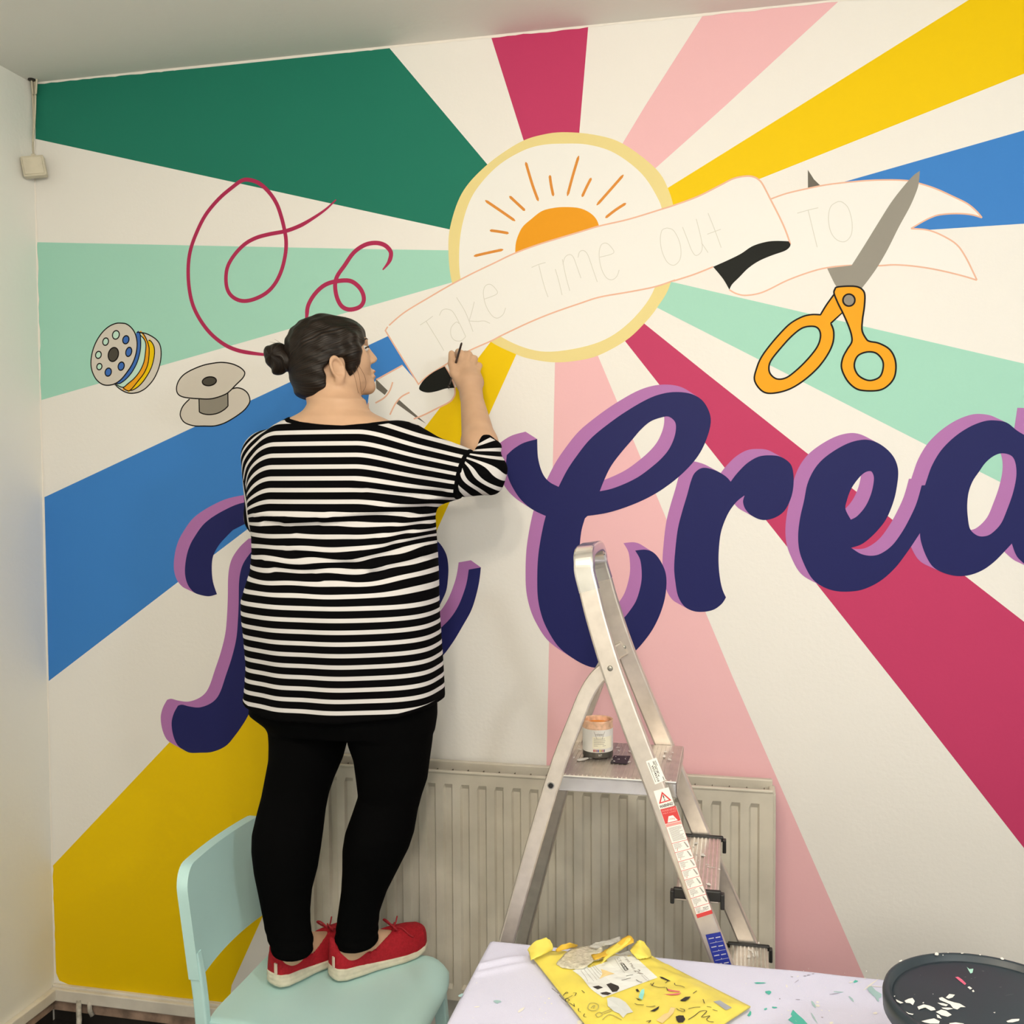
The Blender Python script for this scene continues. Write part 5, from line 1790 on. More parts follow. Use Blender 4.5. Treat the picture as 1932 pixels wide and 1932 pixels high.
def head(P):
    d = ellipsoid(P, hp(-0.006, 0, 0.016), HM, (0.086, 0.073, 0.076))
    d = smin(d, ellipsoid(P, hp(0.044, 0, -0.022), HM, (0.052, 0.056, 0.062)), 0.03)
    d = smin(d, ellipsoid(P, hp(0.034, 0, -0.054), HM, (0.056, 0.050, 0.034)), 0.02)
    d = smin(d, ellipsoid(P, hp(0.087, 0, -0.073), HM, (0.017, 0.021, 0.016)), 0.022)
    for s in (-1, 1):
        d = smin(d, ellipsoid(P, hp(0.060, s * 0.036, -0.014), HM, (0.024, 0.021, 0.026)), 0.02)
    d = smin(d, cone(P, hp(0.090, 0, 0.020), hp(0.107, 0, -0.008), 0.006, 0.0080), 0.012)
    for s in (-1, 1):
        d = smin(d, ellipsoid(P, hp(0.100, s * 0.010, -0.013), HM, (0.009, 0.006, 0.006)), 0.006)
    d = smin(d, ellipsoid(P, hp(0.082, 0, 0.034), HM, (0.012, 0.042, 0.010)), 0.014)      # brow ridge
    for s in (-1, 1):
        d = smax(d, -ellipsoid(P, hp(0.094, s * 0.031, 0.014), HM, (0.012, 0.014, 0.009)), 0.010)   # eye sockets
    d = smin(d, ellipsoid(P, hp(0.098, 0, -0.037), HM, (0.009, 0.019, 0.0055)), 0.006)
    d = smin(d, ellipsoid(P, hp(0.097, 0, -0.049), HM, (0.009, 0.017, 0.006)), 0.006)
    d = smax(d, -cone(P, hp(0.106, -0.018, -0.043), hp(0.106, 0.018, -0.043), 0.0022, 0.0022), 0.004)
    for s in (-1, 1):                                                                      # ears: bowl, rolled rim, lobe
        A0 = (HR_ * s * 0.92 + HF * 0.36).normalized()            # outward normal of the ear's plane
        A1 = (HF - A0 * HF.dot(A0)).normalized()
        A2 = HU
        c = hp(0.004, s * 0.0760, -0.030)
        M3 = [tuple(A1), tuple(A0), tuple(A2)]
        q = (P - npv(c)) @ np.array(M3).T
        q[:, 0] = q[:, 0] + 0.22 * q[:, 2]                        # the ear leans back
        e = np.sqrt((q[:, 0] / 0.0155) ** 2 + (q[:, 2] / 0.0230) ** 2)
        plate = np.maximum((e - 1) * 0.0165, np.abs(q[:, 1] + 0.002) - 0.0030)
        rim = np.sqrt(((e - 1) * 0.0165) ** 2 + (q[:, 1] - 0.0035) ** 2) - 0.0038
        ear = smin(plate, rim, 0.003)
        ear = smin(ear, ellipsoid(P, Vector(c) - A2 * 0.026 + A1 * 0.003 + A0 * 0.001, M3, (0.009, 0.005, 0.009)), 0.005)
        ear = smin(ear, ellipsoid(P, Vector(c) + A1 * 0.013 - A2 * 0.004, M3, (0.005, 0.005, 0.007)), 0.004)
        d = smin(d, ear, 0.004)
    return d


NB = W(640, 782, -0.425)


def neck(P):
    return cone(P, hp(-0.012, 0, -0.035), NB, 0.054, 0.060)


# right hand closed round the brush
def WH(px, py, y):
    return W(px, py, y)


FING = [  # knuckle, middle joint, end joint, tip with radii
    ([WH(866, 693, -0.112), WH(871, 668, -0.096), WH(865, 664, -0.074), WH(858, 676, -0.060)], [0.0125, 0.0105, 0.0095, 0.0080]),
    ([WH(877, 689, -0.104), WH(884, 669, -0.084), WH(878, 668, -0.060), WH(867, 682, -0.050)], [0.0125, 0.0105, 0.0095, 0.0080]),
    ([WH(888, 693, -0.098), WH(895, 677, -0.078), WH(889, 676, -0.056), WH(876, 690, -0.048)], [0.0120, 0.0100, 0.0090, 0.0078]),
    ([WH(898, 702, -0.095), WH(904, 690, -0.076), WH(898, 688, -0.060), WH(885, 700, -0.052)], [0.0110, 0.0090, 0.0080, 0.0070]),
]
THUMB = ([WH(872, 724, -0.128), WH(858, 704, -0.124), WH(853, 686, -0.114), WH(852, 667, -0.098)], [0.0150, 0.0125, 0.0105, 0.0085])


def hand(P):
    d = cone(P, WRR, W(887, 722, -0.120), 0.026, 0.030)
    pal = cone(P, W(876, 722, -0.122), W(869, 696, -0.110), 0.020, 0.0150)
    pal = smin(pal, cone(P, W(887, 720, -0.116), W(882, 692, -0.100), 0.021, 0.0150), 0.012)
    pal = smin(pal, cone(P, W(898, 722, -0.112), W(896, 700, -0.094), 0.018, 0.0135), 0.012)
    d = smin(d, pal, 0.016)
    for pts, rs in FING:
        d = smin(d, chain(P, pts, [r * 0.94 for r in rs], 0.002), 0.0022)
    d = smin(d, chain(P, *THUMB, 0.004), 0.005)
    return d


# feet: lines on the seat
SOLE = SEATZ + 0.001
FL0, FL1 = HZ(512, 1862, SOLE), HZ(664, 1788, SOLE)
FR0, FR1 = HZ(623, 1848, SOLE), HZ(801, 1788, SOLE)
FEET = []
for a, b in ((FL0, FL1), (FR0, FR1)):
    d = (b - a)
    d.z = 0
    d.normalize()
    FEET.append((a, d, 0.262))


def foot(P, i, g=0.0):
    a, d, L = FEET[i]
    z = Vector((0, 0, 1))
    e = cone(P, a + d * 0.040 + z * 0.058, a + d * 0.205 + z * 0.040, 0.028 + g, 0.020 + g)
    ins = cone(P, a + d * 0.060 + z * 0.082, a + d * 0.165 + z * 0.046, 0.028 + g, 0.020 + g)
    return smin(e, ins, 0.015)


TR0 = TORSO
LL0, LR0 = leg_rows(LEGL, 0.006), leg_rows(LEGR, 0.006)


def ankle(P, i):
    a, d, L = FEET[i]
    rows = LL0 if i == 0 else LR0
    q = min(rows)
    top = Vector((q[1], q[2], q[0] + 0.03))
    return cone(P, top, a + d * 0.052 + Vector((0, 0, 0.062)), 0.034, 0.033)


def near(P, c, r, fn, far=0.5):
    """evaluate a part only where it matters"""
    m = np.abs(P - npv(c)).max(1) < r
    out = np.full(len(P), far)
    if m.any():
        out[m] = fn(P[m])
    return out


BT0 = [(z, x, y, a - 0.013, b - 0.013) if z < W(650, 830, YB).z else (z, x, y, a - 0.006, b - 0.006) for z, x, y, a, b in TR0 if z > W(650, 1262, YB).z]


def body_fn(P):
    t = loft(P, BT0, 2.2)
    d = smin(t, neck(P), 0.035)
    d = smin(d, near(P, HC, 0.17, head), 0.018)
    d = smin(d, arm_r(P, -0.007), 0.03)
    d = smin(d, arm_l(P, -0.007), 0.03)
    f = smin(fore_r(P), near(P, W(882, 700, -0.1), 0.11, hand), 0.012)
    d = smin(d, f, 0.015)
    for i, rows in enumerate((LL0, LR0)):
        g = smin(loft(P, rows, 2.0), ankle(P, i), 0.012)
        g = smin(g, foot(P, i), 0.02)
        d = smin(d, g, 0.008)
    return d


SKIN = (0.55, 0.35, 0.225)
M_SKIN = mat('skin', SKIN, 0.5, var=0.06, vscale=25, spec=0.35)
M_SKIN.node_tree.nodes['Principled BSDF'].inputs['Subsurface Weight'].default_value = 0.0
M_HAIR = None


def hair_mat():
    m = bpy.data.materials.new('dark_brown_hair')
    m.use_nodes = True
    nt = m.node_tree
    b = nt.nodes['Principled BSDF']
    b.inputs['Roughness'].default_value = 0.45
    b.inputs['Specular IOR Level'].default_value = 0.25
    at = nt.nodes.new('ShaderNodeAttribute')
    at.attribute_name = 'strand'
    n = nt.nodes.new('ShaderNodeTexNoise')
    n.noise_dimensions = '1D'
    n.inputs['Scale'].default_value = 1.0
    n.inputs['Detail'].default_value = 3
    nt.links.new(at.outputs['Fac'], n.inputs['W'])
    r = nt.nodes.new('ShaderNodeValToRGB')
    r.color_ramp.elements[0].position = 0.35
    r.color_ramp.elements[0].color = (0.0035, 0.0025, 0.0018, 1)
    r.color_ramp.elements[1].position = 0.75
    r.color_ramp.elements[1].color = (0.022, 0.0125, 0.007, 1)
    nt.links.new(n.outputs['Fac'], r.inputs['Fac'])
    nt.links.new(r.outputs['Color'], b.inputs['Base Color'])
    bp = nt.nodes.new('ShaderNodeBump')
    bp.inputs['Strength'].default_value = 0.6
    bp.inputs['Distance'].default_value = 0.003
    nt.links.new(n.outputs['Fac'], bp.inputs['Height'])
    nt.links.new(bp.outputs['Normal'], b.inputs['Normal'])
    return m


M_HAIR = hair_mat()


def stripe_mat(period):
    m = bpy.data.materials.new('black_white_stripe_jersey')
    m.use_nodes = True
    nt = m.node_tree
    b = nt.nodes['Principled BSDF']
    b.inputs['Roughness'].default_value = 0.9
    b.inputs['Specular IOR Level'].default_value = 0.03
    at = nt.nodes.new('ShaderNodeAttribute')
    at.attribute_name = 'stripe'
    fr = nt.nodes.new('ShaderNodeMath')
    fr.operation = 'FRACT'
    nt.links.new(at.outputs['Fac'], fr.inputs[0])
    r = nt.nodes.new('ShaderNodeValToRGB')
    e = r.color_ramp.elements
    e[0].position, e[0].color = 0.0, (0.0028, 0.0027, 0.0030, 1)
    e[1].position, e[1].color = 0.61, (0.0028, 0.0027, 0.0030, 1)
    for p, c in ((0.63, (0.66, 0.645, 0.645, 1)), (0.98, (0.66, 0.645, 0.645, 1)), (1.0, (0.0028, 0.0027, 0.0030, 1))):
        x = e.new(p)
        x.color = c
    nt.links.new(fr.outputs[0], r.inputs['Fac'])
    tr = nt.nodes.new('ShaderNodeAttribute')
    tr.attribute_name = 'trim'
    gt = nt.nodes.new('ShaderNodeMath')
    gt.operation = 'GREATER_THAN'
    gt.inputs[1].default_value = 0.5
    nt.links.new(tr.outputs['Fac'], gt.inputs[0])
    mx = nt.nodes.new('ShaderNodeMix')
    mx.data_type = 'RGBA'
    mx.inputs['B'].default_value = (0.0028, 0.0027, 0.0030, 1)
    nt.links.new(gt.outputs[0], mx.inputs['Factor'])
    nt.links.new(r.outputs['Color'], mx.inputs['A'])
    nt.links.new(mx.outputs['Result'], b.inputs['Base Color'])
    return m


M_STRIPE = stripe_mat(1.0)
M_LEGG = mat('black_leggings', (0.0022, 0.0022, 0.0024), 0.9, spec=0.03)
PER = 0.0254

woman = empty('person', ((FL0.x + FR1.x) / 2, -0.42, SEATZ))
tag(woman, 'person in striped black and white top and red shoes painting the mural', 'person')

V, Q = surface(body_fn, (0.78, -0.62, 0.44), (1.56, -0.01, 2.05), 0.0031)
V = relax(V, Q, 1, 0.4)
adopt(woman, np_mesh('body', V, Q, M_SKIN))

# ---- dress
SEAM_A, SEAM_B = W(901, 846, -0.30), W(872, 941, -0.34)
sd = (SEAM_B - SEAM_A)
SEAM_N = np.array([-sd.z, 0, sd.x])
SEAM_N = SEAM_N / np.linalg.norm(SEAM_N)
if (npv(ELR) - npv(SEAM_A)) @ SEAM_N < 0:
    SEAM_N = -SEAM_N

SEAM_Z0 = W(850, 975, -0.4).z
NECKPTS = [(515, 775), (540, 789), (570, 796), (610, 801), (650, 803), (690, 798), (720, 791), (745, 784), (770, 770)]
_nx = np.array([W(x, y, -0.50).x for x, y in NECKPTS])
_nz = np.array([W(x, y, -0.50).z for x, y in NECKPTS])
_hem = [(440, 1338), (467, 1347), (500, 1356), (560, 1360), (650, 1363), (740, 1360), (800, 1352), (833, 1338), (870, 1330)]
_hx = np.array([W(x, y, -0.55).x for x, y in _hem])
_hz = np.array([W(x, y, -0.55).z for x, y in _hem])
CREASE = [([(815, 952), (740, 968), (640, 988), (560, 1000)], 0.007, 0.010), ([(818, 1000), (760, 1030), (690, 1062), (600, 1080), (520, 1075)], 0.006, 0.011), ([(818, 960), (770, 990), (730, 1030)], 0.005, 0.008),
          ([(490, 985), (540, 992), (600, 985)], 0.007, 0.009), ([(560, 1045), (650, 1062), (700, 1082)], 0.004, 0.008), ([(800, 935), (740, 935), (690, 925)], 0.004, 0.009), ([(770, 1060), (690, 1088), (620, 1092)], 0.004, 0.008)]
CR3 = [([npv(W(x, y, -0.55)) for x, y in pts], dp, wd) for pts, dp, wd in CREASE]


def crease(P):
    out = np.zeros(len(P))
    Q2 = P[:, [0, 2]]
    back = np.clip((-0.36 - P[:, 1]) / 0.06, 0, 1)
    for pts, dp, wd in CR3:
        dm = np.full(len(P), 9.0)
        sg = np.zeros(len(P))
        for a, b in zip(pts, pts[1:]):
            a2, b2 = a[[0, 2]], b[[0, 2]]
            ba = b2 - a2
            h = np.clip(((Q2 - a2) @ ba) / (ba @ ba), 0, 1)
            v = Q2 - a2 - h[:, None] * ba
            d = np.linalg.norm(v, axis=1)
            m = d < dm
            dm[m] = d[m]
            sg[m] = v[m, 1]
        out += dp * (np.exp(-(dm / wd) ** 2) - 0.8 * np.exp(-((sg - 1.6 * wd) / wd) ** 2) * np.exp(-(np.maximum(dm - 3 * wd, 0) / wd) ** 2)) * back
    return out


def dress_fn(P):
    t = loft(P, TR0, 2.25)
    d = smin(t, arm_r(P, 0.004), 0.045)
    d = smin(d, arm_l(P, 0.004), 0.022)
    z = P[:, 2]
    hip = np.clip((1.45 - z) / 0.3, 0, 1)
    ang = np.arctan2(P[:, 1] + 0.41, P[:, 0] - 1.06)
    d = d - 0.003 * hip * np.sin(ang * 9 + 1.5 * np.sin(z * 9))        # soft vertical drape
    d = d + np.where(np.abs(d) < 0.03, crease(P), 0)
    d = smax(d, z - np.interp(P[:, 0], _nx, _nz), 0.004)
    d = smax(d, np.interp(P[:, 0], _hx, _hz) - z, 0.004)
    d = smax(d, np.minimum((P - npv(SEAM_A)) @ SEAM_N, (z - SEAM_Z0) * 3), 0.003)
    return d


V, Q = surface(dress_fn, (0.82, -0.64, 1.03), (1.50, -0.14, 1.82), 0.0042)
V = relax(V, Q, 2, 0.5)
x, z = V[:, 0], V[:, 2]
x1 = W(680, 880, -0.5).x
kz = np.interp(z, [1.35, 1.43, 1.475, 1.545, 1.62, 1.70, 1.78], [0.0, -0.24, -0.32, 0.10, 0.26, 0.38, 0.46])
ramp = np.where(x > x1, np.sqrt((x - x1) ** 2 + 0.05 ** 2) - 0.05, 0)
ramp = np.where(x - x1 > 0.22, ramp - 0.5 * (x - x1 - 0.22) ** 2 / 0.15, ramp)
s = z + kz * ramp
x2 = W(545, 850, -0.45).x
kl = np.interp(z, [1.52, 1.60, 1.8], [0.0, 1.0, 1.0])
s = s + kl * 5.0 * np.clip(x2 - x, 0, 1) ** 2
wm = np.exp(-((z - 1.44) / 0.06) ** 2)
s = s - 0.45 * crease(V)
s = s + 0.003 * wm * np.sin(x * 38 + 2.0) * np.sin(z * 60 + x * 12)
seam_d = np.where(z > SEAM_Z0, np.abs((V - npv(SEAM_A)) @ SEAM_N), 1.0)
st = s / PER + 0.95 - (W(645, 803, -0.5).z - 0.011) / PER
neck_d = np.interp(x, _nx, _nz) - z
hem_d = z - np.interp(x, _hx, _hz)
edge = np.minimum(np.minimum(neck_d / 0.009, hem_d / 0.011), seam_d / 0.006)
trim = np.clip(1.0 - edge * 0.5, 0, 1)
# the hanging left sleeve: its stripes run down the arm
dA, dT = arm_l(V, 0.004), loft(V, TR0, 2.25)
sl = (dA < dT - 0.003) & (z < 1.625) & (x < 1.0)
st = np.where(sl, x / PER * 0.9 + 0.35, st)
trim = np.where((np.abs(dA - dT + 0.003) < 0.0035) & (z < 1.625) & (x < 1.0), 1.0, trim)
dress = np_mesh('striped_top', V, Q, M_STRIPE, attrs={'stripe': st, 'trim': trim})
adopt(woman, dress)

CUFF_T = ELR.lerp(WRR, 0.30)


def cuff_fn(P):
    e = chain(P, [MR, ELR], [0.061, 0.049], 0.02)
    f = cone(P, ELR, CUFF_T, 0.049, 0.050)
    d = smin(e, f, 0.02)
    I = npv(W(893, 848, -0.27))
    th = np.arctan2(P[:, 2] - I[2], P[:, 0] - I[0])
    d = d - 0.0022 * np.sin(th * 11)
    d = smax(d, -((P - npv(SEAM_A)) @ SEAM_N) - 0.001, 0.003)
    ax = npv((CUFF_T - ELR).normalized())
    d = smax(d, (P - npv(CUFF_T)) @ ax, 0.004)
    return d


V, Q = surface(cuff_fn, (1.30, -0.46, 1.52), (1.56, -0.14, 1.78), 0.0032)
V = relax(V, Q, 1, 0.5)
I = npv(W(880, 852, -0.27))
th = np.unwrap(np.arctan2(V[:, 2] - I[2], V[:, 0] - I[0]))
th = np.arctan2(V[:, 2] - I[2], V[:, 0] - I[0])
st = th * 0.085 / PER + 0.5 + 0.18 * np.sin(V[:, 2] * 90)
ax = npv((CUFF_T - ELR).normalized())
trim = np.clip(1.0 + ((V - npv(CUFF_T)) @ ax) / 0.016, 0, 1)
cuff = np_mesh('sleeve_cuff', V, Q, M_STRIPE, attrs={'stripe': st, 'trim': trim})
adopt(woman, cuff)

# ---- leggings
LL1, LR1 = leg_rows(LEGL, 0.0), leg_rows(LEGR, 0.0)


def legg_fn(P):
    a = loft(P, LL1, 2.0)
    b = loft(P, LR1, 2.0)
    d = smin(a, b, 0.010)
    z = P[:, 2]
    hips = loft(P, [(zz, xx, yy, aa - 0.015, bb - 0.02) for zz, xx, yy, aa, bb in TR0 if W(650, 1400, YB).z < zz < 1.35] + [row(1372, 514, 814, -0.41, 0.13)], 2.2)
    d = smin(d, hips, 0.012)
    # gathered cloth at the ankles
    for i, rows in enumerate((LL1, LR1)):
        q = min(rows)
        zz = z - q[0]
        near = np.exp(-(zz / 0.05) ** 2) * (np.abs(P[:, 0] - q[1]) < 0.08)
        d = d - 0.0022 * near * np.sin(zz * 260 + P[:, 0] * 25)
    return d


V, Q = surface(legg_fn, (0.82, -0.62, 0.48), (1.42, -0.18, 1.24), 0.0048)
V = relax(V, Q, 2, 0.5)
adopt(woman, np_mesh('leggings', V, Q, M_LEGG))

# ---- hair
def hair_fn(P):
    loc = (P - npv(HC)) @ np.array(HM).T
    f, r, u = loc[:, 0], loc[:, 1], loc[:, 2]
    d = ellipsoid(P, hp(-0.006, 0, 0.018), HM, (0.093, 0.081, 0.083))
    d = smin(d, ellipsoid(P, hp(-0.033, 0, -0.043), HM, (0.056, 0.074, 0.072)), 0.03)
    d = smax(d, -(u + 0.096 + 0.25 * (f + 0.03)), 0.010)
    d = smin(d, ellipsoid(P, hp(0.048, 0, 0.046), HM, (0.039, 0.060, 0.038)), 0.025)         # fringe
    # limit of the hair towards the face: fringe down to the brow, in front of and behind the ear
    lim = np.interp(u, [-0.10, -0.075, -0.05, -0.030, -0.012, -0.002, 0.006, 0.016, 0.030, 0.06, 0.12], [-0.020, -0.018, -0.020, -0.024, -0.008, 0.030, 0.052, 0.070, 0.095, 0.14, 0.16])
    d = smax(d, f - lim, 0.006)
    # lock hanging in front of each ear
    for s in (-1, 1):
        lock = chain(P, [hp(0.040, s * 0.064, 0.034), hp(0.044, s * 0.064, 0.004), hp(0.042, s * 0.062, -0.022), hp(0.036, s * 0.060, -0.046)], [0.024, 0.022, 0.015, 0.004], 0.01)
        d = smin(d, lock, 0.012)
    d = d - 0.0014 * np.sin(r * 190 + f * 60) * np.clip((u + 0.02) / 0.05, 0, 1) - 0.0011 * np.sin(u * 210 + f * 90)
    return d


h0 = npv(HC)
V, Q = surface(hair_fn, tuple(h0 - 0.14), tuple(h0 + 0.16), 0.0030)
V = relax(V, Q, 1, 0.5)
loc = (V - h0) @ np.array(HM).T
# strands run from the brow back to the bun
ang = np.arctan2(loc[:, 2] + 0.01 - 0.25 * loc[:, 0], np.abs(loc[:, 1]) + 0.02)
adopt(woman, np_mesh('hair', V, Q, M_HAIR, attrs={'strand': ang * 24}))

BUN = W(522, 672, -0.455)


def bun_fn(P):
    b = npv(BUN)
    d = ellipsoid(P, tuple(b + np.array([0, 0, 0.003])), np.eye(3), (0.030, 0.030, 0.027))
    d = smin(d, ellipsoid(P, tuple(b + np.array([0.004, 0.005, -0.022])), np.eye(3), (0.021, 0.022, 0.022)), 0.012)
    d = smin(d, cone(P, tuple(b + np.array([0.02, 0.01, 0.0])), hp(-0.088, 0, 0.0), 0.018, 0.024), 0.01)
    q = P - b
    th = np.arctan2(q[:, 2], q[:, 0])
    rr = np.linalg.norm(q, axis=1)
    return d - 0.0018 * np.sin(th * 5 + rr * 260)


b_ = npv(BUN)
V, Q = surface(bun_fn, tuple(b_ - 0.06), tuple(b_ + np.array([0.10, 0.08, 0.06])), 0.0026)
q = V - b_
bun = np_mesh('hair_bun', V, Q, M_HAIR, attrs={'strand': np.arctan2(q[:, 2], q[:, 0]) * 5 + np.linalg.norm(q, axis=1) * 260})
adopt(woman, bun)
bm = bmesh.new()
for a, b, c in (((508, 645), (528, 650), (545, 668)), ((512, 655), (522, 652), (535, 662)), ((518, 640), (535, 652), (548, 672))):
    sweep(bm, catmull([W(*a, -0.455), W(*b, -0.45), W(*c, -0.44)], 5), circle(0.0009, 5), scale=[0.2 + 0.8 * i / 10 for i in range(11)])
# loose wisps in front of the ear and on the neck
for pts in (((672, 690, -0.462), (678, 712, -0.462), (681, 735, -0.455), (684, 752, -0.448)), ((666, 700, -0.466), (672, 722, -0.466), (676, 742, -0.458)), ((676, 688, -0.456), (688, 710, -0.452), (690, 728, -0.450), (684, 740, -0.450))):
    c = catmull([W(*p) for p in pts], 6)
    sweep(bm, c, circle(0.00045, 5))
adopt(woman, tag(from_bm('loose_wisps', bm, mat('wisp_brown', (0.12, 0.055, 0.022), 0.5)), kind='stuff'))

# ---- eye, lash, brow, lips
def blob_mesh(name, c, M, r, m, sub=2):
    bm = bmesh.new()
    bmesh.ops.create_icosphere(bm, subdivisions=sub, radius=1.0)
    R = Matrix(M).transposed()
    T = Matrix.Translation(Vector(c)) @ R.to_4x4() @ Matrix.Diagonal((*r, 1))
    bmesh.ops.transform(bm, matrix=T, verts=bm.verts)
    return from_bm(name, bm, m, smooth=True)


M_EYE = mat('eye_white', (0.6, 0.58, 0.55), 0.2)
M_LASH = mat('lash_dark', (0.012, 0.008, 0.006), 0.6)
M_LIP = mat('lip_pink', (0.52, 0.21, 0.17), 0.45)
for s in (1, -1):
    adopt(woman, blob_mesh('eye', hp(0.080, s * 0.030, 0.014), HM, (0.0105, 0.0120, 0.0085), M_EYE))
    bm = bmesh.new()
    sweep(bm, catmull([hp(0.080, s * 0.044, 0.014), hp(0.088, s * 0.037, 0.0175), hp(0.0915, s * 0.028, 0.018), hp(0.089, s * 0.019, 0.015)], 4), circle(0.0017, 6))
    adopt(woman, from_bm('eyelash', bm, M_LASH, smooth=True))
    bm = bmesh.new()
    sweep(bm, catmull([hp(0.074, s * 0.050, 0.030), hp(0.085, s * 0.038, 0.036), hp(0.091, s * 0.022, 0.036)], 4), circle(0.0020, 6))
    adopt(woman, from_bm('eyebrow', bm, M_LASH, smooth=True))
adopt(woman, blob_mesh('lip', hp(0.0990, 0, -0.0372), HM, (0.0085, 0.0175, 0.0048), M_LIP), blob_mesh('lip', hp(0.0980, 0, -0.0490), HM, (0.0085, 0.0155, 0.0052), M_LIP))

# ---- shoes
M_RED = mat('red_knit', (0.38, 0.012, 0.022), 0.7, var=0.18, vscale=180, bump=0.6, bscale=500, spec=0.2)
M_SOLE = mat('cream_rubber', (0.66, 0.61, 0.48), 0.6, var=0.14, vscale=50)
M_LACE = mat('red_lace', (0.36, 0.008, 0.02), 0.7)


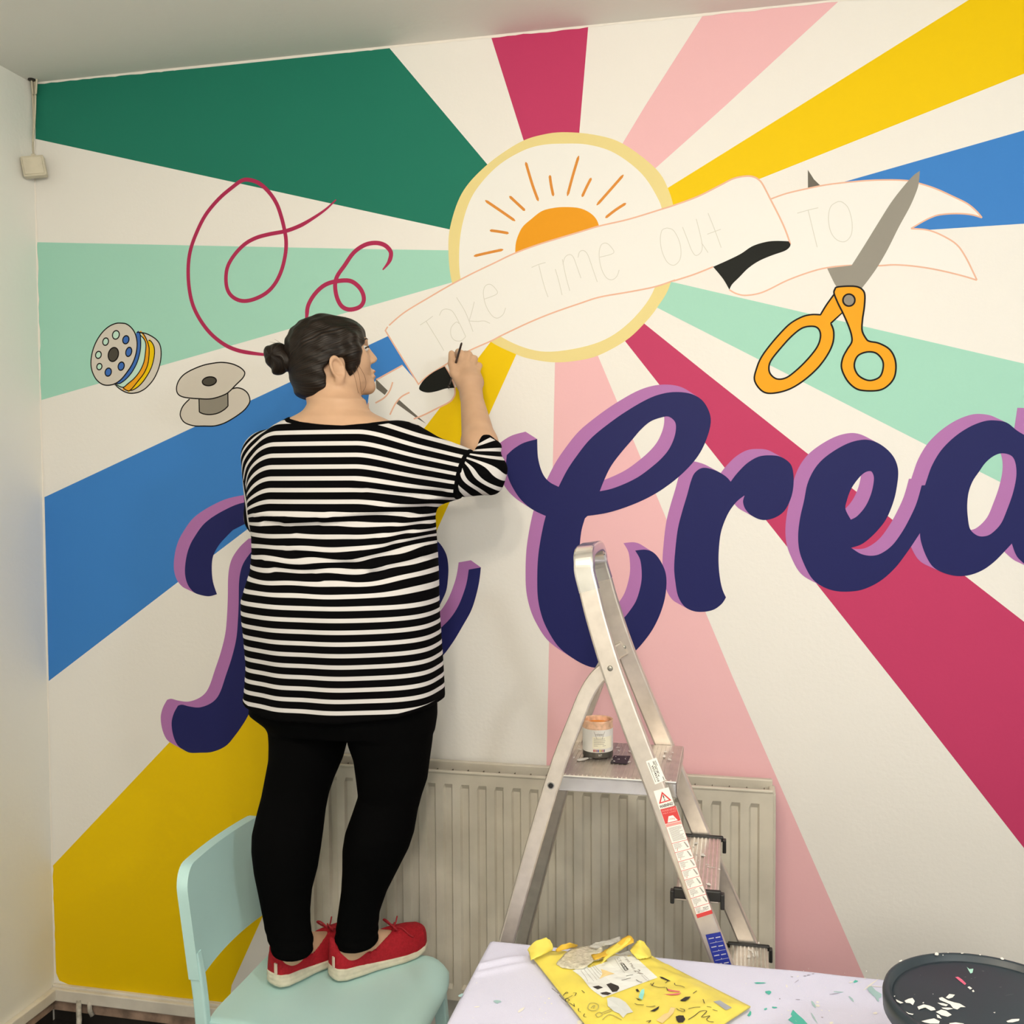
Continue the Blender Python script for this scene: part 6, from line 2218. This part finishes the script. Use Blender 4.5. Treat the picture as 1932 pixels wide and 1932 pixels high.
def shoe(i):
    a, d, L = FEET[i]
    a = npv(a)
    D = npv(d)
    Z = np.array([0, 0, 1.0])
    S = np.cross(D, Z)

    def loc(P):
        q = P - a
        return q @ D, q @ S, q[:, 2]
    ts = np.array([0, 0.03, 0.10, 0.25, 0.40, 0.55, 0.70, 0.82, 0.92, 0.98, 1.0]) * L
    ws = np.array([0.012, 0.026, 0.0325, 0.034, 0.033, 0.0375, 0.0415, 0.041, 0.033, 0.018, 0.004])
    up = np.array([0.067, 0.069, 0.068, 0.062, 0.059, 0.058, 0.055, 0.050, 0.040, 0.026, 0.018])
    spring = np.array([0.004, 0.002, 0, 0, 0, 0, 0.0, 0.002, 0.007, 0.012, 0.014])
    thick = np.array([0.032, 0.032, 0.031, 0.028, 0.025, 0.022, 0.020, 0.018, 0.017, 0.016, 0.016])

    def sole_fn(P):
        t, s, z = loc(P)
        w = np.interp(t, ts, ws) + 0.002
        sp = np.interp(t, ts, spring)
        th = np.interp(t, ts, thick)
        d1 = np.abs(s) - w
        e = np.maximum(-t, t - L)
        d2 = np.maximum(sp - z, z - sp - th)
        dd = smax(smax(d1, e, 0.012), d2, 0.006)
        return dd + 0.0007 * np.sin((z - sp) * 620)

    def up_fn(P):
        t, s, z = loc(P)
        w = np.interp(t, ts, ws)
        sp = np.interp(t, ts, spring)
        h = np.interp(t, ts, up)
        q = (np.abs(s / w) ** 2.4 + np.abs((z - 0.016 - sp) / (h + 0.006)) ** 2.4) ** (1 / 2.4)
        dd = (q - 1) * np.minimum(w, h)
        dd = smax(dd, np.maximum(-t + 0.002, t - L + 0.001), 0.012)
        dd = smax(dd, 0.012 - z, 0.003)
        # heel counter rises behind the ankle
        tab = cone(P, a + D * 0.010 + Z * 0.060, a + D * 0.006 + Z * 0.092, 0.009, 0.006)
        dd = smin(dd, tab, 0.012)
        # opening for the foot
        op = ((t - 0.088) / 0.077) ** 2 + (s / 0.0275) ** 2
        op = (np.sqrt(op) - 1) * 0.026
        op = np.maximum(op, 0.044 + 0.10 * np.clip(t - 0.09, 0, 1) - z)
        return smax(dd, -op, 0.004)
    lo = np.minimum(a, a + D * L) - 0.06
    lo[2] = a[2] - 0.004
    hi = np.maximum(a, a + D * L) + 0.06
    hi[2] = a[2] + 0.115
    root = empty('shoe', tuple(a))
    V, Q = surface(sole_fn, lo, hi, 0.0028, 3)
    sole = np_mesh('sole', V, Q, M_SOLE)
    V, Q = surface(up_fn, lo, hi, 0.0026, 3)
    upper = np_mesh('upper', V, Q, M_RED)
    kn = Vector(a + D * 0.172 + Z * 0.076)
    Dv, Sv, Zv = Vector(D), Vector(S), Vector((0, 0, 1))
    bm = bmesh.new()
    for s in (-1, 1):
        sweep(bm, catmull([kn, kn + Sv * s * 0.014 + Zv * 0.016 - Dv * 0.012, kn + Sv * s * 0.026 + Zv * 0.014 - Dv * 0.014, kn + Sv * s * 0.024 + Zv * 0.004 - Dv * 0.004, kn], 5), circle(0.0022, 6))
        sweep(bm, catmull([kn, kn + Sv * s * 0.018 + Zv * 0.002 + Dv * 0.012, kn + Sv * s * 0.032 - Zv * 0.012 + Dv * 0.024, kn + Sv * s * 0.036 - Zv * 0.020 + Dv * 0.034], 5), circle(0.0019, 6))
    sweep(bm, catmull([kn, kn + Zv * 0.012 + Dv * 0.006, kn + Zv * 0.026 + Dv * 0.010], 4), circle(0.0018, 6))
    lace = from_bm('lace_bow', bm, M_LACE, smooth=True)
    tagp = Vector(a + D * 0.001 + S * 0.016 + Z * 0.048)
    tb_ = box('heel_tag', tuple(tagp), (0.003, 0.008, 0.024), mat('tag_cream', (0.68, 0.55, 0.45), 0.6), rot=Matrix((tuple(D), tuple(S), (0, 0, 1))).transposed())
    adopt(root, sole, upper, lace, tb_)
    for o in (sole, upper, lace, tb_):
        pass
    return sole, upper, lace, tb_, root


for i in (0, 1):
    so, upo, la, tg, rt = shoe(i)
    bpy.data.objects.remove(rt)
    for o in (so, upo, la, tg):
        o.parent = None
        o.matrix_parent_inverse = Matrix.Identity(4)
    upo.name = 'shoe'
    adopt(woman, upo)
    for o in (so, la, tg):
        o.parent = upo

# ---- the brush
b0, b1_ = W(871, 647, -0.200), W(846, 733, -0.003)
bd = (b1_ - b0).normalized()
br = empty('paintbrush', tuple(b0))
tag(br, 'thin dark paintbrush held in the right hand against the banner', 'paintbrush')
bm = bmesh.new()
sweep(bm, [b0, b0 + bd * 0.004, b0 + bd * 0.05, b0 + bd * 0.12, b1_ - bd * 0.022], circle(0.0030, 10), scale=[0.5, 0.85, 1.0, 1.1, 0.8])
adopt(br, from_bm('handle', bm, mat('brush_handle_dark', (0.018, 0.006, 0.008), 0.3), smooth=True))
bm = bmesh.new()
sweep(bm, [b1_ - bd * 0.024, b1_ - bd * 0.012], circle(0.0030, 10))
adopt(br, from_bm('ferrule', bm, mat('dark_ferrule', (0.03, 0.025, 0.025), 0.3, metal=0.5), smooth=True))
bm = bmesh.new()
sweep(bm, [b1_ - bd * 0.013, b1_ - bd * 0.006, b1_], circle(0.0028, 8), scale=[0.9, 1.0, 0.2])
adopt(br, from_bm('bristles', bm, mat('bristles_dark', (0.02, 0.012, 0.01), 0.8), smooth=True))
